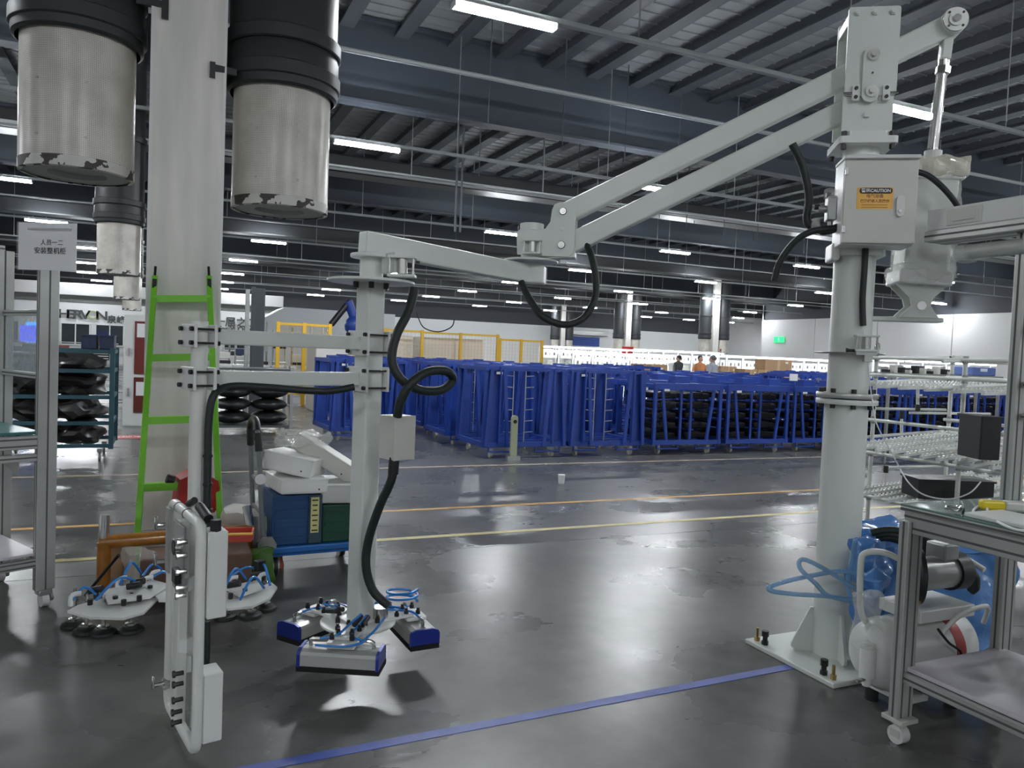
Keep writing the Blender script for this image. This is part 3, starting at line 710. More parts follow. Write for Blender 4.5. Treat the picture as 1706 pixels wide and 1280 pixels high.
# ---- worker: grey-haired head and shoulders behind the racks
def person(loc, rz, shirt, label, hair=HAIR, cap=None):
    t = thing('person', label, 'person', loc, rz)
    b_ = MB()
    sk = b_
    sk.lathe((0, 0, 0), [(.10, .85), (.17, .88), (.165, 1.0), (.16, 1.15), (.19, 1.32), (.17, 1.42), (.07, 1.47), (.055, 1.5)], 20)
    for s in (-1, 1):
        sk.tube([(s*.18, 0, 1.38), (s*.24, .02, 1.15), (s*.22, .16, .98)], .05, 10); sk.cyl((s*.09, 0, .9), (s*.1, 0, .08), .085, 12, .055)
        sk.blob((s*.1, .05, .05), (.05, .13, .05), 2, .05)
    obj('clothes', b_, shirt, t)
    h_ = MB().blob((0, 0, 1.60), (.078, .095, .115), 3, .03).cyl((0, 0, 1.44), (0, .01, 1.54), .05, 12)
    h_.blob((0, .1, 1.595), (.015, .02, .025), 2, 0)
    for s in (-1, 1): h_.blob((s*.08, 0, 1.60), (.012, .02, .03), 2, 0); h_.blob((s*.22, .2, .96), (.035, .06, .03), 2, .1)
    obj('head_and_hands', h_, SKIN, t)
    obj('hair', MB().blob((0, -.02, 1.635), (.092, .1, .095), 3, .1, 6), hair, t)
    return t
p = py(1187, 607, 19.4); person((p.x, 19.4, .0), .5, mat('shirt_grey', (.35, .38, .42), .8), 'grey-haired person in a pale shirt behind the blue racks, back turned')
p = py(1166, 612, 22); person((p.x, 22, -.0), 2.8, mat('shirt_orange', (.6, .25, .1), .8), 'dark-haired person in an orange top left of the grey-haired one', hair=BLACK)
p = py(1130, 612, 25); person((p.x, 25, .0), 1.0, mat('shirt_dark', (.05, .05, .06), .8), 'dark-haired person in dark clothes far behind the racks', hair=BLACK)
p = py(462, 635, 17.5); 
# ================================================================== blue racks
RW, RD, RH = 1.36, 1.15, 1.38
def rack_proto(name, label, full):
    t = thing(name, label, 'rack', (0, 0, 0)); m = RACKB; RH = 1.13 if full else 1.33; pm_, ph_ = (.22+RH)/2, RH-.20
    f = MB()
    for sy in (-1, 1): f.box((0, sy*(RD/2-.03), .2), (RW, .05, .07))
    for sx in (-1, 1): f.box((sx*(RW/2-.025), 0, .2), (.05, RD, .07))
    for k in (-.3, 0, .3): f.box((0, k, .19), (RW-.1, .04, .03))
    obj('base_frame', f, m, t)
    g = MB()
    for sx in (-1, 1):
        g.box((sx*.38, -RD/2+.02, .10), (.42, .02, .02)); 
        for k in (-.2, .2): g.box((sx*.38+k, -RD/2+.02, .135), (.02, .02, .08))
    obj('fork_loop', g, m, t)
    for sx in (-1, 1):
        for sy in (-1, 1):
            c = MB().cyl((sx*.5-.018, sy*.45, .055), (sx*.5+.018, sy*.45, .055), .055, 14)
            k = obj('caster', c, mat_c, t); obj('fork', MB().box((sx*.5, sy*.45, .115), (.06, .06, .05)), GALV, k)
    for sy in (-1, 1):
        yy = sy*(RD/2-.03)
        for sx in (-1, 1):
            obj('corner_post', MB().box((sx*(RW/2-.03), yy, pm_), (.05, .05, ph_)), m, t)
            if full:
                obj('slanted_brace', MB().beam((sx*(RW/2-.16), yy, RH-.04), (sx*(RW/2-.28), yy, .22), .045, .035, V((0, 1, 0))), m, t)
                obj('inner_post', MB().box((sx*.1, yy+.06, .65), (.04, .03, .86)), m, t)
            else:
                obj('folded_panel', MB().box((sx*(RW/2-.14), yy+.02, pm_), (.20, .02, ph_)).box((sx*(RW/2-.24), yy+.03*sy, pm_), (.02, .07, ph_)), m, t)
                obj('slanted_brace', MB().beam((sx*(RW/2-.10), yy-.05*1, RH-.03), (sx*(RW/2-.04), yy-.05, .18), .05, .03, V((0, 1, 0))), m, t)
                obj('slanted_brace', MB().beam((sx*(RW/2-.30), yy-.05*1, RH-.03), (sx*(RW/2-.38), yy-.05, .18), .05, .03, V((0, 1, 0))), m, t)
        obj('top_beam', MB().box((0, yy, RH-.02), (RW, .05, .10 if full else .05)), m, t)
    for sx in (-1, 1):
        o_ = MB().box((sx*(RW/2-.03), 0, RH-.02), (.05, RD, .06))
        if full: o_.box((sx*.42, .3, RH+.06), (.30, .22, .14))
        else: o_.box((sx*.46, .1, RH+.01), (.2, .16, .06))
        obj('side_beam', o_, m, t)
    if not full:
        for sx in (-1, 1):
            r_ = MB().box((sx*.10, -.30, .75), (.012, .012, 1.1))
            for k in range(6): r_.cyl((sx*.10, -.30, .35+k*.17), (sx*.24, -.30, .36+k*.17), .008, 6)
            obj('peg_strip', r_, GALV, t)
    obj('label_plate', MB().box((-RW/2+.22, -RD/2-.012, RH-.08), (.10, .006, .035)), PAPER, t)
    return t
mat_c = mat('caster_wheel', (.42, .42, .36), .5)
RF = rack_proto('blue_rack_cart', '', True); RE = rack_proto('blue_rack_cart', '', False)
tray = tag(obj('moulded_tray', MB().box((0, 0, 0), (.46, .85, .10), bev=.025).box((0, -.40, .03), (.2, .06, .06), bev=.01), DARK, loc=V((0, 0, -3))), 'glossy black moulded tray stacked inside the front row of full blue racks', 'tray', 'black trays in the front racks')
usedE = usedF = traydone = False
ORD = ['first', 'second', 'third', 'fourth', 'fifth', 'sixth', 'seventh', 'eighth', 'ninth', 'tenth', 'eleventh']
def put(full, x, y, label, grp=None, rz=0):
    global usedE, usedF
    src = RF if full else RE
    if full and not usedF: usedF = True; r = src; r.location = (x, y, 0); r['label'] = label
    elif not full and not usedE: usedE = True; r = src; r.location = (x, y, 0); r['label'] = label
    else: r = dup(src, (x, y, 0), rz, label)
    r.rotation_euler = (0, 0, rz)
    if grp: r['group'] = grp
    return r
FX = 4.2+RW/2
for i in range(10):
    x = FX+i*1.47; y = 10.25+RD/2; full = i >= 2
    if i == 1: x -= .06
    put(full, x, y, '%s blue %s cart of the front row, counted from the left end' % (ORD[i], 'tray-filled rack' if full else 'empty rack'))
    if full and i < 9:
        for sx in (-1, 1):
            for k in range(5):
                c = tray if not traydone else tray.copy()
                if traydone: COL.objects.link(c)
                traydone = True
                c.location = (x+sx*.33, y+.05, .29+k*.165); c['label'] = 'glossy black moulded tray stacked inside the %s rack cart of the front row' % ORD[i]
for r_ in range(1, 5):
    for i in range(11):
        put((i*3+r_) % 4 != 0 if i > 1 else False, FX-.1+i*1.5+.06*((i*5+r_) % 3), 10.25+RD/2+r_*1.5, 'blue rack cart standing in the rows behind the front row', 'rear rows of blue rack carts')
for k, (x, y, rz) in enumerate(((3.08, 13.1, .06), (0, 14.9, 0), (0, 16.8, .05))):
    if not x: x = py(545, 700, y).x+.75
    put(False, x, y, ['separate blue rack cart at the far left of the racks, beside the drop pole', 'blue rack cart behind the separate left one', 'rearmost blue rack cart of the left file'][k], None, rz)
# pale pallet-truck handle leaning before the front row
p = pz(852, 752, .12)
hd = thing('pallet_truck_handle', 'pale green upright tow handle standing before the front racks', 'handle', (p.x, 10.08, .0))
obj('shaft', MB().prism(rrect(.10, .62, .045, 4), (0, 0, .34), V((1, 0, 0)), V((0, 0, 1)), .04), mat('pale_green', (.38, .42, .28), .5), hd)
obj('grip_hole', MB().cyl((0, -.03, .56), (0, -.022, .56), .028, 12), BLACK, hd)
obj('foot', MB().box((0, 0, .03), (.20, .07, .06)), GALV, hd)
tag(obj('paper_cup', MB().cyl((0, 0, 0), (0, 0, .11), .035, 14, .045), PAPER, loc=pz(935, 806, 0)), 'small white cup standing alone on the floor between the painted lines', 'cup')
# paper sheet on racks
p = py(1290, 637, 11.6); tag(obj('paper_sheet', MB().box((0, 0, 0), (.18*1.1, .01, .13)), PAPER, loc=V((p.x, 11.1, 1.30))), 'white printed sheet clipped on top of the blue racks', 'paper')
# ================================================================== the manipulator
O = V((3.27, 2.96, 0)); A = (R0*.985-F0*.174).normalized(); B = -(R0*.174+F0*.985).normalized(); Z = V((0, 0, 1))
def IP(x, y, off=0.):
    d = ray(x, y); base = O+B*off; return CP+d*((base-CP).dot(B)/d.dot(B))
def AP(a, z, off=0.): return O+A*a+B*off+Z*z
mp = thing('balancing_manipulator', 'tall white jointed balancing arm on a round column, carrying a blue-capped suction gripper', 'lifting arm', O)
def P(name, mb, m, parent=None, label=None): return obj(name, mb, m, parent or mp, world=True, label=label)
# base plate with gussets, column
PX, PY = V((1, 0, 0)), V((0, 1, 0))
pc = V((3.25, 2.96, 0))
P('base_plate', MB().box((3.25, 2.96, .0125), (.60, .62, .025), bev=.004), WHITE)
bolts = MB(); lv = MB()
for sx in (-1, 1):
    for sy in (-1, 1):
        c = pc+V((sx*.255, sy*.265, .025))
        P('anchor_bolt', MB().cyl(c, c+Z*.022, .016, 6).cyl(c+Z*.022, c+Z*.07, .008, 8), BRASS)
        c2 = c+V((.05*-sx, 0, 0))*0+V((0, -sy*.06, 0))
        P('levelling_screw', MB().cyl(c2, c2+Z*.02, .019, 6).cyl(c2+Z*.02, c2+Z*.045, .013, 10).cyl(c2+Z*.045, c2+Z*.075, .019, 10), BLACK)
P('lower_column', MB().cyl(V((O.x, O.y, .02)), V((O.x, O.y, 1.352)), .108, 40), WHITE)
for k, an in enumerate((150, 60, -30, 240)):
    dr_ = V((cos(radians(an)), sin(radians(an)), 0))
    P('gusset', MB().prism([(.09, .0), (.19, .0), (.215, .02), (.215, .04), (.125, .24), (.09, .24)], V((O.x, O.y, .022)), dr_, Z, .014), WHITE)
for z in (1.352, 1.385):
    P('flange', MB().lathe(O+Z*z, [(.10, 0), (.150, 0), (.152, .003), (.152, .023), (.150, .026), (.10, .026)], 48), WHITE if z < 1.38 else mat('flange_grey', (.45, .46, .44), .35, .5))
for k in range(8):
    a_ = 2*pi*k/8+.2; c = O+V((cos(a_)*.130, sin(a_)*.130, 1.411))
    P('flange_bolt', MB().cyl(c, c+Z*.022, .013, 10).cyl(c-Z*.08, c-Z*.06, .013, 10), BLACK)
P('upper_column', MB().cyl(O+Z*1.40, O+Z*2.60, .102, 40), WHITE)
P('brake_disc', MB().lathe(O+Z*1.615, [(.09, 0), (.172, 0), (.174, .003), (.172, .006), (.09, .006)], 56), GALV)
# disc brake with its little cylinder, on the front right of the column
def brake(c, ux, uy, s=1., parent=None):
    c = V(c)
    k = P('brake_caliper', MB().hexa(c+Z*.045*s, ux*.055*s, uy*.03*s, Z*.005*s, .001), WHITE, parent)
    P('caliper_plate', MB().hexa(c-Z*.028*s, ux*.055*s, uy*.03*s, Z*.005*s, .001), WHITE, k)
    g = MB().cyl(c-Z*.02*s+ux*.0, c+Z*.04*s, .021*s, 16); P('brake_cylinder', g, STEEL, k if parent is None else parent)
    r_ = MB()
    for i in (-1, 1):
        r_.cyl(c+ux*i*.046*s+uy*.02*s-Z*.028*s, c+ux*i*.046*s+uy*.02*s+Z*.045*s, .005*s, 8)
    P('tie_rod', r_, STEEL, k)
    return k
bc = IP(1443, 575, .16)
kb = brake(bc, A, B, 1.0)
P('valve_body', MB().hexa(bc-Z*.04, A*.05, B*.02, Z*.012, .002).hexa(bc-Z*.065+A*.01, A*.02, B*.02, Z*.02, .002), ALU)
P('push_fitting', MB().cyl(bc-A*.05-Z*.03, bc-A*.085-Z*.03, .008, 10).cyl(bc-A*.085-Z*.03, bc-A*.095-Z*.03, .011, 8), BLACK)
P('clear_tube_loop', MB().tube([bc+A*.055-Z*.02+Z*.03*sin(t)+A*.012*cos(t) for t in [i*.8 for i in range(8)]], .004, 8, 3), CHROME)
# black cable down the column front from cabinet
P('column_cable', MB().tube([IP(1442, 412, .14), IP(1440, 450, .14), IP(1437, 500, .125), IP(1438, 543, .125)], .0155, 12, 4), HOSE)
P('thin_air_line', MB().tube([IP(1438, 543, .125), IP(1441, 570, .15), IP(1445, 600, .16), IP(1452, 660, .17), IP(1460, 705, .2), IP(1483, 750, .12), IP(1500, 782, .05)], .003, 6, 5), PAPER)
# collar, arm support of the cylinder
P('column_collar', MB().prism([(x_, y_) for x_, y_ in rrect(.25, .25, .03)], O+Z*2.14, A, B, .05), WHITE2)
P('mounting_bracket', MB().hexa(O+A*(-.125)+Z*2.13+B*.06, A*.02, B*.08, Z*.045, .012), WHITE2)
s0, s1 = AP(.09, 1.805), AP(.43, 1.80)
P('support_bracket', MB().hexa((s0+s1)/2, A*(.17), B*.05, Z*.011, .003), WHITE)
P('clevis', MB().prism([(-.11, .13), (.11, .13), (.12, .115), (.055, .05), (.045, .01), (.085, -.05), (-.10, -.05), (-.085, -.03), (-.045, .01), (-.055, .05), (-.12, .115)], AP(.315, 1.862, .06), A, Z, .014), WHITE)
P('clevis', MB().prism([(-.11, .13), (.11, .13), (.12, .115), (.055, .05), (.045, .01), (.085, -.05), (-.10, -.05), (-.085, -.03), (-.045, .01), (-.055, .05), (-.12, .115)], AP(.315, 1.862, -.06), A, Z, .014), WHITE)
P('clevis_pin', MB().cyl(AP(.315, 1.872, -.08), AP(.315, 1.872, .075), .022, 18), CHROME)
# cylinder body wrapped in film
def tilted(a0, z0, a1, z1): return AP(a0, z0), AP(a1, z1)
c0, c1 = AP(.315, 1.985), AP(.345, 2.60)
P('cylinder_barrel', MB().beam(c0, c1, .215, .215, B, bev=.02), WHITE)
P('cylinder_head', MB().beam(AP(.343, 2.50), AP(.346, 2.595), .25, .25, B, bev=.01), WHITE2)
P('cylinder_foot', MB().beam(AP(.313, 1.975), AP(.317, 2.05), .25, .25, B, bev=.01), WHITE2)
fm = MB().crumple((0, 0, 0), (.26, .26, .645), 0, .009, 16, 14, 0, 3, True)
me_r = Matrix.Rotation(atan2(A.y, A.x), 4, 'Z'); bmesh.ops.transform(fm.bm, matrix=Matrix.Translation((c0+c1)/2)@me_r, verts=fm.bm.verts)
P('protective_film', fm, FILM)
P('film_collar', MB().crumple((c1+V((0, 0, -.04))), (.285, .285, .10), atan2(A.y, A.x), .010, 10, 18, 0, 8, True), mat_film('cream_film', (.72, .70, .58), .75))
P('film_skirt', MB().crumple((c0+V((0, 0, .05))), (.275, .27, .10), atan2(A.y, A.x), .008, 9, 16, 0, 12, True), FILM)
P('rod_gland', MB().cyl(AP(.346, 2.59), AP(.348, 2.665), .042, 20), WHITE2)
rt = AP(.375, 3.17)
P('piston_rod', MB().cyl(AP(.347, 2.65), AP(.370, 3.10), .022, 20), CHROME)
P('rod_wrap', MB().tube([AP(.345, 2.68), AP(.354, 2.85), AP(.366, 3.06)], .027, 12, 4), FILM)
P('rod_nut', MB().cyl(AP(.368, 3.055), AP(.371, 3.09), .036, 6).cyl(AP(.371, 3.09), AP(.373, 3.15), .027, 12), STEEL)
P('rod_end', MB().beam(AP(.372, 3.12), AP(.385, 3.30), .05, .06, B, bev=.008), WHITE)
P('cylinder_port', MB().cyl(AP(.44, 2.04), AP(.50, 2.04), .014, 10).cyl(AP(.455, 2.04), AP(.465, 2.04), .019, 6).cyl(AP(.48, 2.04), AP(.49, 2.04), .019, 6), STEEL)
P('cylinder_hose', MB().tube([IP(1521, 285, .2), IP(1545, 292, .2), IP(1570, 312, .22), IP(1590, 335, .22), IP(1600, 352, .2)], .014, 10, 5), HOSE)
# head flange + plates
P('swivel_barrel', MB().cyl(AP(0, 2.58), AP(0, 2.68), .088, 32), WHITE)
P('head_flange', MB().prism(rrect(.28, .30, .02), O+Z*2.69, A, B, .034), WHITE2)
P('head_flange', MB().prism(rrect(.20, .26, .02), O+Z*2.722, A, B, .03), WHITE2)
for s in (-1, 1):
    for t_ in (-1, 1):
        c = AP(s*.115, 2.705, t_*.125); P('head_bolt', MB().cyl(c, c+Z*.03, .014, 6).cyl(c-Z*.06, c-Z*.035, .014, 6), BLACK)
for s in (1, -1):
    pm = MB().prism([(x_, y_) for x_, y_ in rrect(.245, .44, .012)], AP(-.0, 3.135, s*.11), A, Z, .014)
    P('head_plate', pm, WHITE)
    P('lower_head_plate', MB().prism([(-.125, -.09), (.115, -.09), (.115, .11), (-.125, .11)], AP(0, 2.83, s*.098), A, Z, .014), WHITE)
P('head_spacer', MB().beam(AP(-.11, 3.30, -.1), AP(-.11, 3.30, .1), .02, .05), WHITE)
for a_ in (-.085, 0, .085):
    P('top_tie_bolt', MB().cyl(AP(a_, 3.325, -.13), AP(a_, 3.325, .135), .011, 10).cyl(AP(a_, 3.325, .117), AP(a_, 3.325, .128), .017, 6), WHITE2)
lk = P('pivot_link', MB().prism([(x_, y_) for x_, y_ in rrect(.08, .275, .037)], AP(-.005, 3.015, .125), A, Z, .022), WHITE)
for z_, r_ in ((3.11, .03), (2.93, .03)):
    P('pivot_pin', MB().cyl(AP(0, z_, .13), AP(0, z_, .145), r_, 20).cyl(AP(0, z_, .14), AP(0, z_, .158), .014, 8), STEEL)
P('grease_point', MB().cyl(AP(0, 3.02, .13), AP(0, 3.02, .141), .005, 8), BLACK)
for s in (-1, 1):
    P('adjuster_block', MB().prism(rrect(.034, .078, .008), AP(s*.072, 2.925, .122), A, Z, .022), WHITE2)
    for z_ in (-.022, .022): P('block_screw', MB().cyl(AP(s*.072, 2.925+z_, .13), AP(s*.072, 2.925+z_, .139), .0095, 10), BLACK)
    P('adjuster_screw', MB().cyl(AP(s*.085, 2.925, .124), AP(s*.13, 2.925, .124), .006, 8), STEEL)
P('small_lug', MB().hexa(AP(-.01, 2.82, .11), A*.013, B*.012, Z*.013, .003), WHITE2)
# parallel bars
Te, Tt = AP(-1.53, 2.33), AP(.385, 3.292); Be, Bh = AP(-1.53, 2.145), AP(0.03, 2.935)
P('upper_bar', MB().beam(Te-(Te-Tt).normalized()*-.0, Tt, .078, .112, Z, bev=.01), WHITE)
P('lower_bar', MB().beam(Be, Bh, .078, .112, Z, bev=.01), WHITE)
P('tail_hub', MB().cyl(AP(.39, 3.295, -.06), AP(.39, 3.295, .07), .062, 36), WHITE)
P('tail_cap', MB().cyl(AP(.39, 3.295, .07), AP(.39, 3.295, .082), .058, 36).cyl(AP(.39, 3.295, .08), AP(.39, 3.295, .09), .034, 24), ALU)
for k in range(4):
    a_ = pi/4+k*pi/2; c = AP(.39+.046*cos(a_), 3.295+.046*sin(a_), .082); P('cap_screw', MB().cyl(c, c+B*.004, .006, 8), BLACK)
P('tail_pin', MB().cyl(AP(.39, 3.295, .088), AP(.39, 3.295, .10), .018, 16), CHROME)
# elbow bracket
def IPz(x, y, off=.06): q = IP(x, y, off)-O; return (q.dot(A), q.z)
out = [(920, 350), (924, 341), (932, 338), (948, 338), (957, 342), (959, 350), (957, 410), (955, 422), (948, 428), (912, 427), (862, 424), (861, 388), (868, 381), (898, 384), (909, 381), (917, 370)]
for s in (.062, -.062):
    P('elbow_plate', MB().prism([IPz(x_, y_, .062) for x_, y_ in out][::-1], O+B*s, A, Z, .014), WHITE)
P('elbow_web', MB().prism([IPz(x_, y_, .062) for x_, y_ in [(913, 424), (950, 426), (957, 415), (957, 428), (913, 431)]], O, A, Z, .11), WHITE)
for x_, y_, r_ in ((938, 352, .018), (935, 408, .019)):
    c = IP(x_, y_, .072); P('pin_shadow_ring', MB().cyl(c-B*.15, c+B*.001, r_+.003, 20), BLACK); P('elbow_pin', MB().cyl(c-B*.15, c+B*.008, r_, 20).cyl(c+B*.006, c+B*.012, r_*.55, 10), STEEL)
c = IP(936, 380, .07); P('elbow_lug', MB().cyl(c-B*.01, c+B*.006, .010, 12), WHITE2)
jc = IP(884, 432, 0); J = V((jc.x, jc.y, 0)); zj = jc.z
P('elbow_barrel', MB().cyl(J+Z*(zj+.01), J+Z*(zj+.155), .052, 28), WHITE)
P('barrel_cap', MB().cyl(J+Z*(zj+.157), J+Z*(zj+.195), .067, 28), WHITE2)
P('elbow_disc', MB().lathe(J+Z*(zj-.018)+A*.0, [(.04, 0), (.150, 0), (.153, .003), (.153, .009), (.150, .012), (.04, .012)], 56), WHITE)
brake(IP(887, 414, .085), A, B, .95)
P('disc_stop', MB().hexa(IP(938, 437, .06), A*.02, B*.02, Z*.014, .004), GALV)
# short link
pole = W(-.68, 3.63); zl = pd(625, 405, 3.63).z
Lr = IP(884, 458, 0); L0 = V((pole.x, pole.y, zl-.005)); L1 = V((J.x, J.y, Lr.z))
dl = (L1-L0).normalized(); dh = V((dl.x, dl.y, 0)).normalized(); nh = Z.cross(dh)
P('short_link', MB().beam(L0-dl*.055, L1+dl*.02, .075, .102, Z, bev=.008), WHITE)
P('link_end_block', MB().hexa(L1+A*.01-Z*.0, A*.075, B*.055, Z*.05, .008), WHITE)
for k in (.0, .1, .2): P('weld_tab', MB().hexa(L0+dl*(k+.035)-nh*.04-Z*.052, dh*.010, nh*.003, Z*.006), BLACK)
P('link_disc', MB().lathe(V((pole.x, pole.y, zl-.072)), [(.03, 0), (.098, 0), (.10, .003), (.10, .014), (.098, .017), (.03, .017)], 48), WHITE2)
P('pole_swivel', MB().cyl(V((pole.x, pole.y, zl-.195)), V((pole.x, pole.y, zl-.06)), .054, 28), WHITE)
zb_ = pd(625, 470, 3.63).z
P('pole_disc', MB().lathe(V((pole.x, pole.y, zb_-.006)), [(.03, 0), (.20, 0), (.203, .003), (.203, .010), (.20, .013), (.03, .013)], 64), WHITE2)
for k in range(6):
    a_ = k*pi/3+.3; c = V((pole.x+.08*cos(a_), pole.y+.08*sin(a_), zb_-.034)); P('disc_bolt', MB().cyl(c, c+Z*.03, .013, 8), BLACK)
brake(pd(670, 448, 3.52), R0, -F0, 1.15)
P('brake_arm', MB().beam(pd(640, 440, 3.6), pd(662, 437, 3.52), .03, .09), WHITE)
# drop pole, turned with the bars
tp = W(-1.235, 3.03)
u = V((tp.x-pole.x, tp.y-pole.y, 0)).normalized(); v_ = Z.cross(u)
P('drop_pole', MB().hexa(V((pole.x, pole.y, (zb_+.24)/2)), u*.05, v_*.05, Z*(zb_-.24)/2, .012), WHITE)
def clampset(c, z, r, hh, nm='pole_clamp'):
    k = None
    for s in (-1, 1):
        m_ = MB().hexa(V((c.x, c.y, z))+u*s*(r+.010), u*.006, v_*(r+.028), Z*hh, .002)
        q = P(nm, m_, WHITE2); k = k or q
    for zz in (-1, 1):
        for s in (-1, 1):
            p0 = V((c.x, c.y, z+zz*(hh-.018)))+v_*s*(r+.016)
            P('clamp_rod', MB().cyl(p0-u*(r+.026), p0+u*(r+.026), .0045, 8).cyl(p0-u*(r+.028), p0-u*(r+.018), .010, 6).cyl(p0+u*(r+.018), p0+u*(r+.03), .010, 6), BLACK)
zU, zLo = 1.567, 1.400
for z_ in (zU, zLo):
    clampset(pole, z_, .05, .058)
    clampset(tp, z_, .031, .045)
    P('cross_bar', MB().beam(V((pole.x, pole.y, z_))+u*.062, V((tp.x, tp.y, z_))-u*.04, .045, .062, Z, bev=.006), WHITE)
P('handle_post', MB().cyl(V((tp.x, tp.y, .30)), V((tp.x, tp.y, 1.625)), .031, 24), TUBEW)
# hanger for the gripper: hoses
P('main_hose', MB().tube([pd(x_, y_, d_) for x_, y_, d_ in ((691, 482, 3.5), (680, 520, 3.45), (660, 560, 3.4), (653, 600, 3.38), (668, 632, 3.38), (700, 650, 3.42), (735, 650, 3.5), (754, 634, 3.55), (744, 619, 3.5), (712, 620, 3.42), (684, 640, 3.36), (668, 668, 3.36), (662, 694, 3.38))], .0205, 14, 6), HOSE)
P('elbow_hose', MB().tube([pd(x_, y_, d_) for x_, y_, d_ in ((868, 470, 4.2), (882, 498, 4.15), (905, 528, 4.1), (940, 541, 4.1), (972, 530, 4.12), (990, 500, 4.15), (993, 470, 4.18), (986, 430, 4.22), (975, 402, 4.28))], .0195, 14, 6), HOSE)
P('arm_hose', MB().tube([pd(x_, y_, d_) for x_, y_, d_ in ((1320, 240, 4.0), (1338, 280, 4.0), (1348, 330, 4.0), (1345, 370, 4.0), (1372, 385, 3.95), (1398, 378, 3.9))], .0205, 14, 6), HOSE)
P('arm_hose', MB().tube([pd(x_, y_, d_) for x_, y_, d_ in ((1396, 380, 3.9), (1355, 385, 3.92), (1325, 402, 3.95), (1300, 435, 3.98), (1290, 468, 4.0))], .017, 12, 6), HOSE)
P('thin_hanging_cable', MB().tube([pd(x_, y_, d_) for x_, y_, d_ in ((694, 520, 3.7), (705, 545, 3.7), (730, 553, 3.7), (752, 545, 3.7), (757, 532, 3.7))], .003, 6, 5), BLACK)
P('lower_hose', MB().tube([pd(x_, y_, d_) for x_, y_, d_ in ((657, 765, 3.45), (652, 800, 3.45), (632, 845, 3.48), (614, 900, 3.52), (610, 945, 3.52), (622, 985, 3.52), (648, 1010, 3.5))], .0205, 14, 6), HOSE)
P('hose_gland', MB().cyl(pd(657, 762, 3.45), pd(655, 790, 3.45), .024, 14), BLACK)
P('handle_hose', MB().tube([pd(x_, y_, d_) for x_, y_, d_ in ((590, 645, 3.35), (540, 652, 3.3), (450, 646, 3.2), (385, 644, 3.1), (357, 658, 3.02), (348, 700, 3.0), (346, 780, 3.0), (345, 850, 3.0), (345, 885, 3.0))], .0155, 12, 6), HOSE)
P('handle_hose', MB().tube([pd(346, 1035, 2.98), pd(345, 1090, 2.98), pd(343, 1145, 2.98)], .011, 10, 3), HOSE)
for y_ in (758, 805, 848): P('cable_tie', MB().cyl(pd(346, y_, 3.0), pd(346, y_+4, 3.0), .019, 12), BLACK)
# switch box on pole
bx = pd(661, 728, 3.50)
sb = P('switch_box', MB().hexa(bx, u*-.060, v_*.052, Z*.099, .003), CREAM)
P('box_lid', MB().hexa(bx+v_*(.055 if v_.dot(-F0) > 0 else -.055), u*.061, v_*.004, Z*.1, .002), CREAM, sb)
# control cabinet in the arm frame
cc = IP(1465, 335, .27)
q = cc-O; ca, cz = q.dot(A), q.z
cw, chh = .168, .212
cab = P('control_cabinet', MB().hexa(AP(ca, cz, .175), A*cw, B*.092, Z*chh, .004), WHITE2)
P('cabinet_door', MB().hexa(AP(ca, cz-.006, .275), A*(cw-.002), B*.008, Z*(chh-.012), .003), CREAM, cab)
P('rain_lip', MB().hexa(AP(ca, cz+chh-.002, .19), A*(cw+.004), B*.102, Z*.009, .003), WHITE2, cab)
for z_ in (.14, -.14): P('hinge', MB().hexa(AP(ca-cw+.008, cz+z_, .286), A*.009, B*.004, Z*.018, .002), CHROME, cab)
P('door_lock', MB().prism(rrect(.034, .098, .015), AP(ca+.090, cz-.028, .290), A, Z, .018), WHITE2, cab)
P('lock_keyhole', MB().cyl(AP(ca+.090, cz-.052, .30), AP(ca+.090, cz-.052, .304), .009, 12), STEEL, cab)
wl = P('warning_label', MB().prism(rrect(.165, .105, .004), AP(ca-.025, cz+.01, .284), A, Z, .0016), ORA, cab, 'orange and black caution sticker')
P('label_header', MB().prism(rrect(.150, .028, .012), AP(ca-.022, cz+.046, .2856), A, Z, .0012), INK, cab)
YT = mat('print_white', (.85, .85, .8), .5); BR = mat('print_brown', (.30, .13, .03), .5)
text('警示CAUTION', 'label_title', YT, AP(ca-.022, cz+.046, .2867), A, Z, .0205, cab, .0004, bold=.0005)
text('电气设备', 'label_text', BR, AP(ca-.025, cz+.020, .2852), A, Z, .020, cab, .0004, bold=.0004)
text('仅能维修人员操作', 'label_text', BR, AP(ca-.025, cz-.004, .2852), A, Z, .0165, cab, .0004, bold=.0004)
for z_ in (-.022, -.034): P('label_rule', MB().hexa(AP(ca-.025, cz+z_, .2853), A*.06, B*.0006, Z*.0012), BR, cab)
# valve cluster at the left of the cabinet
vc = AP(ca-cw-.03, cz-.02, .16)
P('valve_cluster', MB().hexa(vc, A*.022, B*.04, Z*.06, .004).cyl(vc-A*.02, vc-A*.06, .018, 12).cyl(vc-Z*.10, vc-Z*.05, .012, 10), GALV)
P('valve_knob', MB().cyl(vc-A*.055+Z*.01, vc-A*.08+Z*.01, .014, 12), BLACK)
P('valve_coil', MB().hexa(vc+Z*.07-A*.015, A*.012, B*.02, Z*.012, .003), BLACK)
P('bagged_fitting', MB().crumple(vc+V((0, 0, .075)), (.06, .06, .05), 0, .01, 4, 20, 0, 4), FILM)
P('bagged_fitting', MB().crumple(vc-A*.06-Z*.075, (.03, .03, .06), 0, .008, 4, 20, 0, 6), FILM)
